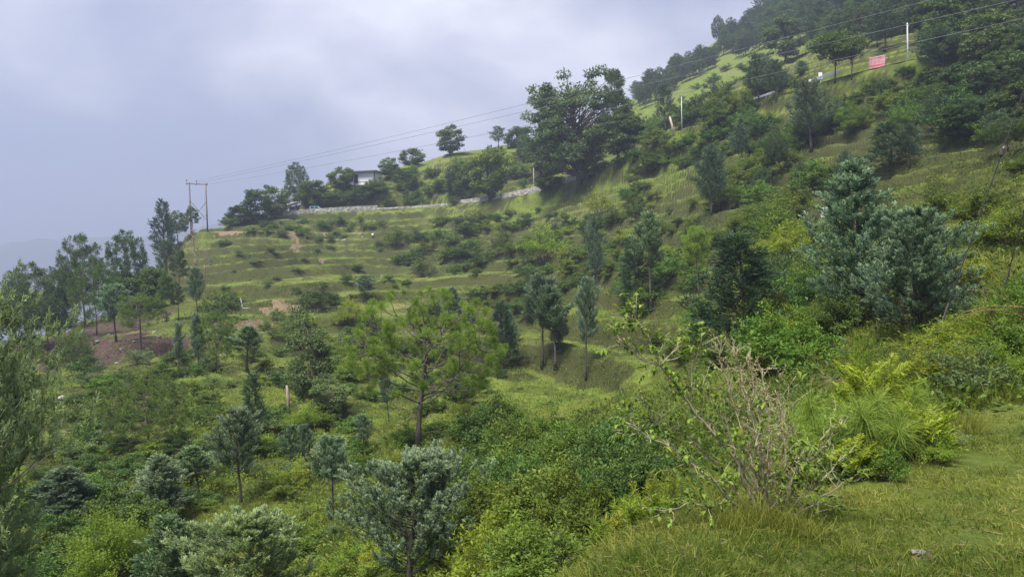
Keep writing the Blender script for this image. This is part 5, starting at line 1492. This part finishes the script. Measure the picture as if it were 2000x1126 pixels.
person(728, 460, 159, 2.6, plain("white_shirt", (.72, .72, .76), .8), plain("dark_trousers", (.03, .03, .045), .8), .06, "person in a white top and dark trousers standing on the hillside path")
o = foot(743, 393, 190)
q = link("red_bundle", Geo().add(*rock(77, .55, 1.1)).mesh("red_bundle", [plain("washed_red", (.50, .16, .15), .7, .2, 3)]), None, o + [0, 0, .5])
tag(q, "small washed-out red bundle among shrubs above the road", "bundle")
# ------------------------------------------------------------------ grass and undergrowth (nobody could count these)
rng = np.random.default_rng(77)
def near_points(n_):
    """Points on the shelf in front of the photographer, thinning with distance."""
    az = np.radians(rng.uniform(-6, 50, n_ * 3)); r = 2.4 * (13 / 2.4) ** rng.random(n_ * 3)
    x, y = np.sin(az) * r, np.cos(az) * r
    z = ground(x, y)
    ok = z > -2.35
    return np.stack([x, y, z], 1)[ok][:n_]
def grow(P, k, h0, h1, w0, droop, spread, var0, g, lean=(0, 0, 0)):
    """k blades at each point."""
    n_ = len(P); Q = np.repeat(P, k, 0); m = len(Q)
    rad = np.repeat(spread, k) if np.ndim(spread) else spread
    off = rng.normal(size=(m, 3)) * [1, 1, 0]
    Q = Q + off * (rad[:, None] if np.ndim(rad) else rad)
    H = np.repeat(h0 + (h1 - h0) * rng.random(n_) ** 1.5, k) * (0.6 + 0.7 * rng.random(m)) if not np.ndim(h1) else np.repeat(h1, k) * (.5 + .8 * rng.random(m))
    D = np.array([0, 0, 1.0]) + rng.normal(size=(m, 3)) * 0.45 + off * 0.35 + np.asarray(lean)
    D[:, 2] = np.maximum(D[:, 2], 0.15)
    W = np.repeat(w0, k) if np.ndim(w0) else w0
    v = np.clip(np.repeat(var0, k) + rng.normal(size=m) * 0.16, 0, 1)
    blades(g, Q, D, H, W * (0.7 + .6 * rng.random(m)), rng, v, droop=droop)

g = Geo()
P = near_points(11000)
pv = np.clip(0.40 + 1.5 * fbm(P[:, 0] / .8, P[:, 1] / .8, 4, 4), 0, 1)
keep_ = fbm(P[:, 0] / .45, P[:, 1] / .45, 54, 3) > -.28
P, pv = P[keep_], pv[keep_]
d_ = np.hypot(P[:, 0], P[:, 1])
grow(P, 9, .03, .085, 0.0042 * (1 + d_ * .06), 0.7, 0.045, pv, g)
P = near_points(2200); P = P[fbm(P[:, 0] / .6, P[:, 1] / .6, 33, 3) > 0]
grow(P, 12, .06, .17, 0.0042, 0.9, 0.04, rng.random(len(P)) * .8, g)
near_grass = link("grass", g.mesh("grass", [M_GRASS]))
tag(near_grass, "short trodden grass on the shelf in the foreground", None, None, "stuff")
# dry straw lying on the shelf
g = Geo(); P = near_points(6500)
D = rng.normal(size=(len(P), 3)) * [1, 1, .12]
blades(g, P + [0, 0, .025], D, .03 + .10 * rng.random(len(P)) ** 2, .003, rng, .1 + .7 * rng.random(len(P)))
M_STRAW = leaf_mat("dry_straw", (0.16, 0.12, 0.065), (0.34, 0.28, 0.17), 0.7, 0.2, 0, 0)
tag(link("dry_straw", g.mesh("dry_straw", [M_STRAW])), "dry straw strewn over the foreground grass", None, None, "stuff")

g = Geo(); P = near_points(420); P = P[fbm(P[:, 0] / .9, P[:, 1] / .9, 88, 2) > .03]
Q = np.repeat(P, 9, 0); az_ = rng.random(len(Q)) * 6.283
D = np.stack([np.cos(az_), np.sin(az_), .25 + .4 * rng.random(len(Q))], 1)
leaves(g, Q + [0, 0, .01], D, .03 + .03 * rng.random(len(Q)), .018, rng, N=np.tile([0, 0, 1.0], (len(Q), 1)))
tag(link("ground_weeds", g.mesh("ground_weeds", [M_LEAF])), "small leafy weeds dotted in the shelf grass", None, None, "stuff")

# hillside grass: tussocks everywhere the slope shows
def slope_points(n_, y0=150, x0=0, x1=2000, y1=1126):
    x = rng.uniform(x0, x1, n_); y = y0 + (y1 - y0) * rng.random(n_)
    d = hit(x, y); ok = np.isfinite(d) & (d > 9) & (d < 330)
    P = pt(x[ok], y[ok], d[ok]); P = P + rng.normal(size=P.shape) * [.15, .15, 0] * (d[ok][:, None] / 60)
    P[:, 2] = ground(P[:, 0], P[:, 1])
    return P, d[ok], x[ok], y[ok]
g = Geo()
P, d_, X_, Y_ = slope_points(46000)
burnt = bilin(BURN, np.interp(np.log(np.hypot(P[:, 0], P[:, 1])), LR, np.arange(len(LR))), (np.arctan2(P[:, 0], P[:, 1]) - AZ[0]) / (AZ[-1] - AZ[0]) * (N_AZ - 1))
bare = bilin(ERO, np.interp(np.log(np.hypot(P[:, 0], P[:, 1])), LR, np.arange(len(LR))), (np.arctan2(P[:, 0], P[:, 1]) - AZ[0]) / (AZ[-1] - AZ[0]) * (N_AZ - 1))
slo = grid_at(SLOPE, P[:, 0], P[:, 1])
ok = (burnt < .4) & (bare < .4) & ((slo < 1.1) | (rng.random(len(P)) < .7))
P, d_, slo = P[ok], d_[ok], slo[ok]
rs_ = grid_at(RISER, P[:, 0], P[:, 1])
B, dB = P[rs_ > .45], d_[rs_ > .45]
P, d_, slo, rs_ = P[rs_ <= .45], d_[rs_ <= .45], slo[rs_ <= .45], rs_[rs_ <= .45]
pv = np.clip(0.42 + 0.9 * fbm(P[:, 0] / 9, P[:, 1] / 9, 14, 4) + .25 * fbm(P[:, 0] / 1.5, P[:, 1] / 1.5, 15, 2), 0, 1)
hgt = (0.16 + 0.22 * rng.random(len(P)) ** 2) * (1 - .15 * sstep(30, 70, d_))
grow(P, 9, 0, hgt, 0.010 + d_ * 0.00036, 0, 0.10 + d_ * 0.0016, pv, g)
tag(link("hillside_grass", g.mesh("hillside_grass", [M_GRASS])), "rough grass covering the terraced slope", None, None, "stuff")

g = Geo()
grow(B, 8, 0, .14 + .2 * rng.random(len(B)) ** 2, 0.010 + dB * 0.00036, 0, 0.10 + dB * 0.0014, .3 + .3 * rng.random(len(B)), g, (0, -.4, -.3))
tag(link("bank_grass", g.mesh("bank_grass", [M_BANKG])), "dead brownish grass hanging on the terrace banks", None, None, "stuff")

# low leafy undergrowth in patches
def herb_layer(name, label, mat, n_, seed, thr, box, leaf, k, hh):
    P, d_, X_, Y_ = slope_points(n_, *box)
    m = fbm(P[:, 0] / 11, P[:, 1] / 11, seed, 3) + .35 * fbm(P[:, 0] / 2.5, P[:, 1] / 2.5, seed + 5, 2)
    ok = (m > thr)
    P, d_ = P[ok], d_[ok]
    Q = np.repeat(P, k, 0); dq = np.repeat(d_, k); m_ = len(Q)
    s = 1 + dq / 90
    off = rand_dirs(rng, m_); off[:, 2] = np.abs(off[:, 2])
    Q = Q + off * ((.10 + .28 * rng.random(m_)) * s)[:, None] * [1, 1, hh]
    D = unit(off * [1, 1, .3] + rng.normal(size=(m_, 3)) * .5)
    v = np.clip(np.repeat(rng.random(len(P)) * .5 + .1, k) + rng.random(m_) * .4, 0, 1)
    g = Geo(); leaves(g, Q, D, leaf * s * (.6 + .8 * rng.random(m_)), leaf * .55 * s * (.6 + .7 * rng.random(m_)), rng, v, N=off + [0, 0, 1.0])
    tag(link(name, g.mesh(name, [mat])), label, None, None, "stuff")
herb_layer("undergrowth", "low leafy undergrowth in patches over the slope", M_LEAF, 7500, 51, 0.0, (190, 0, 2000, 1126), .10, 16, .8)
herb_layer("dark_undergrowth", "darker low weeds in patches over the slope", M_LEAFD, 8000, 61, 0.0, (190, 0, 2000, 1126), .10, 16, .8)
herb_layer("yellow_undergrowth", "yellow-green low weeds in patches over the slope", M_LEAFY, 4500, 71, 0.12, (330, 300, 2000, 1126), .09, 14, .9)

# ------------------------------------------------------------------ the twiggy bush on the shelf edge
BD = 5.1
bush_base = foot(1505, 1035, BD)
M_TWIG = bark_mat("bush_twig", (0.17, 0.15, 0.08), (0.38, 0.345, 0.22), 40)
M_BLEAF = leaf_mat("bush_leaf", (0.075, 0.130, 0.014), (0.235, 0.300, 0.048), 0.45, 0.35, 0.30, 0.03)
M_YLEAF = leaf_mat("yellowed_leaf", (0.50, 0.30, 0.03), (0.62, 0.42, 0.06), 0.5, 0.35, 0.2, 0.01)
M_DRYL = leaf_mat("dry_pale_leaf", (0.22, 0.20, 0.10), (0.42, 0.38, 0.22), 0.6, 0.3, 0.1, 0.01)
bush = tag(link("twiggy_bush", None, None, bush_base), "straggly half-bare bush with pale branches and yellowing leaves on the grass shelf", "bush")
def bl(px, py, dd): return pt(px, py, BD + dd) - bush_base
def leaf_shape(curl):
    """Ovate leaf, unit length along +X, folded at the midrib and curled down."""
    s = np.array([0, .12, .3, .5, .72, .9, 1.0]); wd = np.array([.03, .20, .31, .30, .20, .08, .0])
    mid = np.stack([s, 0 * s, -curl * s ** 2], 1)
    Lf = mid + np.stack([0 * s, wd, wd * .30], 1); Rt = mid + np.stack([0 * s, -wd, wd * .30], 1)
    V = np.concatenate([mid, Lf, Rt]); n_ = 7; T_ = []
    for i in range(6):
        T_ += [(i, i + 1, n_ + i + 1), (i, n_ + i + 1, n_ + i), (i, 2 * n_ + i, 2 * n_ + i + 1), (i, 2 * n_ + i + 1, i + 1)]
    return V, np.array(T_)
LEAFM = [Geo().add(*leaf_shape(c), .2 + .25 * k).mesh("leaf", [M_BLEAF], True) for k, c in enumerate((.12, .3, .5, .22))]
LEAFY_M = [Geo().add(*leaf_shape(c), .5).mesh("leaf", [M_YLEAF], True) for c in (.2, .45)]
STEMS = [
 [(1492,1035,0),(1440,900,-.05),(1345,785,-.10),(1290,715,-.15),(1258,640,-.18),(1236,596,-.2)],
 [(1345,785,-.10),(1352,730,-.10),(1371,655,-.15)],
 [(1290,715,-.15),(1226,682,-.2),(1204,664,-.2)],
 [(1258,640,-.18),(1228,628,-.2)], [(1290,715,-.15),(1322,682,-.12),(1330,655,-.1)],
 [(1484,1035,0),(1402,905,.10),(1310,830,.15),(1243,772,.2)],
 [(1480,1035,0),(1384,930,-.2),(1300,870,-.3),(1222,824,-.35)],
 [(1310,845,.1),(1262,822,.1),(1225,812,.1)],
 [(1500,1035,0),(1450,900,.2),(1400,800,.3),(1360,740,.3)],
 [(1500,1035,0),(1462,880,.0),(1422,760,.05),(1400,672,.1)],
 [(1506,1035,0),(1478,860,-.1),(1452,745,-.1),(1432,676,-.1)],
 [(1508,1035,0),(1490,870,.1),(1475,760,.15),(1462,690,.2)],
 [(1512,1035,0),(1505,880,.2),(1498,790,.25),(1490,720,.3)],
 [(1514,1035,0),(1535,900,.1),(1528,820,.1),(1520,770,.1)],
 [(1530,1038,.05),(1560,1000,0),(1625,955,-.1),(1695,925,-.2)],
 [(1535,1036,.05),(1580,960,.1),(1640,900,.15),(1672,868,.2)],
 [(1545,1040,.05),(1590,1005,.1),(1650,985,.15)],
 [(1520,1036,0),(1550,930,-.1),(1590,870,-.15),(1640,822,-.2)],
 [(1488,1036,0),(1405,990,-.2),(1345,985,-.25),(1290,1000,-.3)],
]
rngb = np.random.default_rng(5)
tw = Geo(); tips = []
for si, st_ in enumerate(STEMS):
    P = np.array([bl(*q) for q in st_])
    _L = np.linalg.norm(np.diff(P, axis=0), axis=1).sum(); P = resample(P, min(.06, _L / 7))
    P[1:-1] += rngb.normal(size=(len(P) - 2, 3)) * .007
    r0 = (.0125 if si < 8 else .0085) if len(st_) > 3 else .0065
    part("branch", Geo().tube(P, np.linspace(r0, .0025, len(P)), 6), [M_TWIG], bush, True)
    dry = 9 <= si <= 13
    n_tw = int(len(P) * (1.9 if not dry else 2.6))
    for k in range(n_tw):
        i = rngb.integers(len(P) // 4, len(P) - 1)
        dirn = unit(unit(P[min(i + 1, len(P) - 1)] - P[i - 1]) + rngb.normal(size=3) * .8 + [0, 0, .15])
        ln = (.06 + .16 * rngb.random()) * (1.0 if not dry else .8)
        Q = wander(P[i], P[i] + dirn * ln, 4, .06, rngb)
        tw.tube(Q, np.linspace(.0032, .0013, 4), 4, cap=False)
        tips.append((Q, dirn, dry))
    tips.append((P[-4:], unit(P[-1] - P[-3]), dry))
for k in range(16):            # crowded shoots rising from the base
    a = np.array([rngb.normal() * .05, rngb.normal() * .05, 0]); az = rngb.random() * 6.283; sp = .15 + .5 * rngb.random()
    b = a + np.array([math.cos(az) * sp * 1.1 - .08, math.sin(az) * sp * .6, .45 + .55 * rngb.random()])
    Q = wander(a, b, 7, .035, rngb); tw.tube(Q, np.linspace(.0042, .0013, 7), 4, cap=False)
    for j in range(7):
        i = rngb.integers(2, 7); dirn = unit(unit(b - a) + rngb.normal(size=3) * .8)
        S = wander(Q[i], Q[i] + dirn * (.06 + .12 * rngb.random()), 3, .06, rngb)
        tw.tube(S, np.linspace(.0025, .001, 3), 3, cap=False); tips.append((S, dirn, rngb.random() < .35))
o = part("twigs", tw, [M_TWIG], bush); o["kind"] = "stuff"
n_obj = 0; fol, dryf = Geo(), Geo()
order = rngb.permutation(len(tips))
for ti in order:
    Q, dirn, dry = tips[ti]
    if dry:
        m = 14; s = rngb.random(m)[:, None]
        Pp = Q[0] * (1 - s) + Q[-1] * s
        leaves(dryf, Pp, unit(dirn + rngb.normal(size=(m, 3)) * .8), .012 + .016 * rngb.random(m), .008, rngb)
        continue
    nl = rngb.integers(5, 11)
    for j in range(nl):
        s = 1 - .55 * j / nl
        pos = Q[0] * (1 - s) + Q[-1] * s
        dv = unit(dirn * .6 + rngb.normal(size=3) * .6 + [0, 0, -.35])
        size = .017 + .020 * rngb.random()
        if n_obj < 270:
            yel = rngb.random() < .05
            me_ = LEAFY_M[rngb.integers(2)] if yel else LEAFM[rngb.integers(4)]
            lo = link("leaf", me_, bush, pos)
            q4 = Vector(dv).to_track_quat('X', 'Z'); lo.rotation_mode = 'QUATERNION'; lo.rotation_quaternion = q4
            lo.scale = (size * 1.25,) * 3
            n_obj += 1
        else:
            V, T_ = leaf_shape(.1 + .4 * rngb.random())
            R_ = np.array(Vector(dv).to_track_quat('X', 'Z').to_matrix())
            fol.add(V @ R_.T * size * 1.25 + pos, T_, rngb.random())
if fol.V: part("foliage", fol, [M_BLEAF], bush, True)["kind"] = "stuff"
if dryf.V: part("dry_leaves", dryf, [M_DRYL], bush)["kind"] = "stuff"

# ------------------------------------------------------------------ other plants on and beside the shelf
def needle_seedling(px, top, base, d, label, seed, L=.26, n_=420, heads=3, wpx=120):
    rg = np.random.default_rng(seed); f_ = foot(px, base, d); zt_ = float(pt(px, top, d)[2]) - f_[2]
    o = tag(link("pine_seedling", None, None, f_), label, "pine seedling")
    stem, nd = Geo(), Geo(); sp = wpx * d / FPX / 2
    for h in range(heads):
        q = h / max(1, heads - 1)
        e_ = np.array([rg.normal() * sp * .55 * (h > 0), rg.normal() * sp * .5 * (h > 0), (zt_ - L * .5) * (1 - .62 * q)])
        stem.tube(wander(np.zeros(3), e_, 5, .03, rg), np.linspace(.012, .006, 5), 6)
        s = rg.random(n_)
        P = e_[None] * (.35 + .65 * s[:, None])
        D = unit(rg.normal(size=(n_, 3)) * .75 + [0, 0, .45])
        blades(nd, P, D, L * (.7 + .45 * rg.random(n_)), .0036, rg, np.clip(.30 + .45 * s + .18 * rg.normal(size=n_), 0, 1), droop=.7)
    part("stem", stem, [M_BARK], o, True)
    part("needles", nd, [M_PINEB], o)
needle_seedling(1716, 748, 905, 6.5, "pine seedling with long drooping needles, the centre one on the shelf", 1, .30, 520, 6, 130)
needle_seedling(1586, 752, 905, 6.9, "bright feathery pine seedling behind the twiggy bush", 2, .28, 520, 7, 150)
needle_seedling(1790, 740, 890, 7.6, "pine seedling at the right, behind the feathery bush", 3, .26, 300, 5, 110)
needle_seedling(1648, 800, 915, 6.7, "lower pine seedling between the bright one and the centre one", 4, .24, 380, 5, 120)

M_FERN = leaf_mat("fern_leaf", (0.125, 0.185, 0.014), (0.320, 0.380, 0.045), 0.5, 0.4, 0.1, 0.01)
def fern(px, top, base, d, wpx, label, seed, n_f=16):
    """Bush of many upright twigs, each set with feathery leaves from low down."""
    rg = np.random.default_rng(seed); f_ = foot(px, base, d); H = float(pt(px, top, d)[2]) - f_[2]; W_ = wpx * d / FPX / 2
    o = tag(link("feathery_bush", None, None, f_), label, "bush")
    st_ = Geo()
    for k in range(n_f):
        az = k * 2.4 + rg.normal() * .4; q = math.sqrt((k + .5) / n_f)
        root = np.array([math.cos(az), math.sin(az), 0]) * W_ * .45 * q
        b = np.array([math.cos(az) * W_ * .75 * q, math.sin(az) * W_ * .75 * q, H * (1 - .45 * q * q) * (.60 + .40 * rg.random())])
        st_.tube(wander(root, b, 5, .04, rg), np.linspace(.006, .002, 5), 4, cap=False)
        fr = Geo()
        for j in range(4):
            s = .35 + .65 * (j + rg.random()) / 4
            a2 = root * (1 - s) + b * s
            dv = unit(np.array([math.cos(az + rg.normal() * 1.1), math.sin(az + rg.normal() * 1.1), .75 + .5 * rg.random()]))
            ln = (.10 + .10 * rg.random()) * (W_ / .3 + .5)
            P = arc(a2, a2 + dv * ln, .06 * ln, 6); m = 14
            t_ = np.linspace(.10, 1, m)
            C = np.stack([np.interp(t_, np.linspace(0, 1, 6), P[:, i]) for i in range(3)], 1)
            sd_ = unit(np.cross(dv, [0, 0, 1.0]) + rg.normal(size=3) * .25)
            for sg in (-1, 1):
                ll = ln * .30 * np.sin(np.pi * (t_ * .80 + .14)) + .006
                D = unit(dv * .6 + sd_ * sg + rg.normal(size=(m, 3)) * .18)
                leaves(fr, C, D, ll, ll * .24 + .003, rg, np.clip(.25 + .5 * t_ + .15 * rg.normal(size=m), 0, 1), N=np.tile([0, 0, 1.0], (m, 1)))
        part("spray", fr, [M_FERN], o)["kind"] = "stuff"
    part("stem", st_, [M_BARKD], o)
fern(1712, 688, 860, 8.2, 150, "yellow-green feathery bush rising above the pine seedlings", 11, 24)
fern(1790, 806, 905, 6.6, 130, "low yellow-green feathery bush right of the drooping seedling", 12, 22)
fern(1668, 872, 940, 6.0, 84, "small feathery plant low in front of the seedlings", 13, 14)
for k, (px, top, base, d, w_, key, lab) in enumerate([(1620,880,940,6.2,80,"gshrub0","low leafy weed at the foot of the bright feathery seedling"),(1730,890,940,5.9,80,"shrub1","low green weed at the foot of the drooping seedling"),
        (1835,850,905,6.9,80,"yshrub0","low yellow-green weed right of the seedling clump"),(1560,860,950,6.3,100,"shrub0","low green weed between the twiggy bush and the seedlings"),
        (1840,800,870,7.6,90,"gshrub1","grey-green weed in front of the tussocks at the back of the shelf")]):
    set_px(key, "weed", px, top, base, d, w_, lab, "weed", parts=SH)
set_px("yshrub0", "shrub", 1692, 640, 800, 9.2, 82, "upright yellow-green leafy shrub topping the seedling clump", "shrub", parts=SH)
set_px("yshrub1", "shrub", 1815, 660, 770, 10.0, 120, "yellow-green herbage left of the tangled bushes on the shelf edge", "shrub", parts=SH)
set_px("gshrub2", "shrub", 1905, 665, 780, 10.5, 150, "sprawling thin-leaved bush at the back of the shelf", "shrub", parts=SH)
set_px("yshrub2", "shrub", 1985, 655, 750, 10.0, 120, "leafy bush at the right edge at the back of the shelf", "shrub", parts=SH)

def tussock(px, base, d, h, n_, label, seed, mat=M_GRASS, v0=.5):
    rg = np.random.default_rng(seed); f_ = foot(px, base, d)
    g = Geo(); off = rg.normal(size=(n_, 3)) * [.07, .07, 0]
    D = unit(off * 5 + rg.normal(size=(n_, 3)) * .35 + [0, 0, 1.0])
    blades(g, off, D, h * (.5 + .6 * rg.random(n_)), .0036, rg, np.clip(v0 + .2 * rg.normal(size=n_), 0, 1), droop=1.3)
    o = link("grass_tussock", g.mesh("grass_tussock", [mat]), None, f_); tag(o, label, "grass tussock")
tussock(1890, 852, 7.6, .42, 380, "drooping grass tussock at the back of the shelf", 1)
tussock(1480, 1050, 4.9, .34, 340, "long grass tussock under the left side of the twiggy bush", 2)
tussock(1555, 1052, 4.8, .28, 300, "long grass tussock under the right side of the twiggy bush", 3)
tussock(1420, 1068, 4.8, .26, 260, "grass tussock at the shelf edge left of the twiggy bush", 4)
tussock(1840, 842, 7.7, .30, 260, "low tussock left of the drooping one at the back of the shelf", 6)

def herb(px, top, base, d, label, seed, group):
    rg = np.random.default_rng(seed); f_ = foot(px, base, d); H = max(.25, float(pt(px, top, d)[2]) - f_[2])
    o = tag(link("leafy_herb", None, None, f_), label, "herb", group)
    st_, lf = Geo(), Geo()
    for k in range(9):
        e_ = np.array([rg.normal() * .20 * H, rg.normal() * .20 * H, H * (.65 + .4 * rg.random())])
        st_.tube(wander(np.zeros(3), e_, 4, .03, rg), np.linspace(.005, .002, 4), 4)
        m = 60; s = .15 + .85 * rg.random(m)
        leaves(lf, e_[None] * s[:, None], unit(rg.normal(size=(m, 3)) * [1, 1, .4] + [0, 0, .7]), .05 + .04 * rg.random(m), .011, rg, np.clip(.3 + .5 * s, 0, 1))
    part("stem", st_, [M_BARK], o); part("foliage", lf, [M_LEAFY], o)
for k, (px, top, base, d) in enumerate([(1262,925,1045,6.6),(1230,955,1070,6.4),(1300,915,1030,7.0),(1205,1000,1090,6.2),(1285,965,1040,6.2),(1245,985,1085,5.8),(1180,1030,1120,5.9),(1325,930,1015,7.2)]):
    herb(px, top, base, d, "narrow-leaved yellow-green herb along the shelf's left edge, " + ["fifth from left","third from left","seventh from left","second from left","sixth from left","fourth from left","leftmost","rightmost"][k], 40 + k, "herbs along the shelf edge")

# arching bramble canes on the right
M_CANE = plain("red_brown_cane", (0.17, 0.085, 0.06), 0.6, 0.2, 8)
br = foot(1995, 640, 11.0)
bo = tag(link("bramble", None, None, br), "arching reddish bramble canes at the right edge", "bramble")
for path in [[(2010,640,11),(1990,600,10.8),(1935,568,10.6),(1890,566,10.5)],[(2020,640,11),(1980,606,10.9),(1920,604,10.8),(1870,620,10.6)],
             [(1960,650,11),(1930,590,10.9),(1915,540,10.8)],[(1945,650,11),(1918,585,11),(1920,552,11)],[(2000,600,10.6),(1930,596,10.5),(1880,610,10.4)]]:
    C = resample(np.array([pt(*q) for q in path]) - br, .12)
    for _ in range(2): C[1:-1] = (C[:-2] + C[1:-1] * 2 + C[2:]) / 4
    part("cane", Geo().tube(C, np.linspace(.011, .004, len(C)), 5), [M_CANE], bo, True)
    m = 26; i = rng.integers(0, len(C), m); lf = Geo()
    leaves(lf, C[i], rand_dirs(rng, m), .03 + .03 * rng.random(m), .024, rng)
    part("cane_leaves", lf, [M_LEAFY], bo)["kind"] = "stuff"
# leafless sapling at the bottom
set_px("dead0", "bare_sapling", 1100, 1030, 1135, 10.5, 66, "leafless pale sapling at the bottom edge left of the shelf", "dead tree")
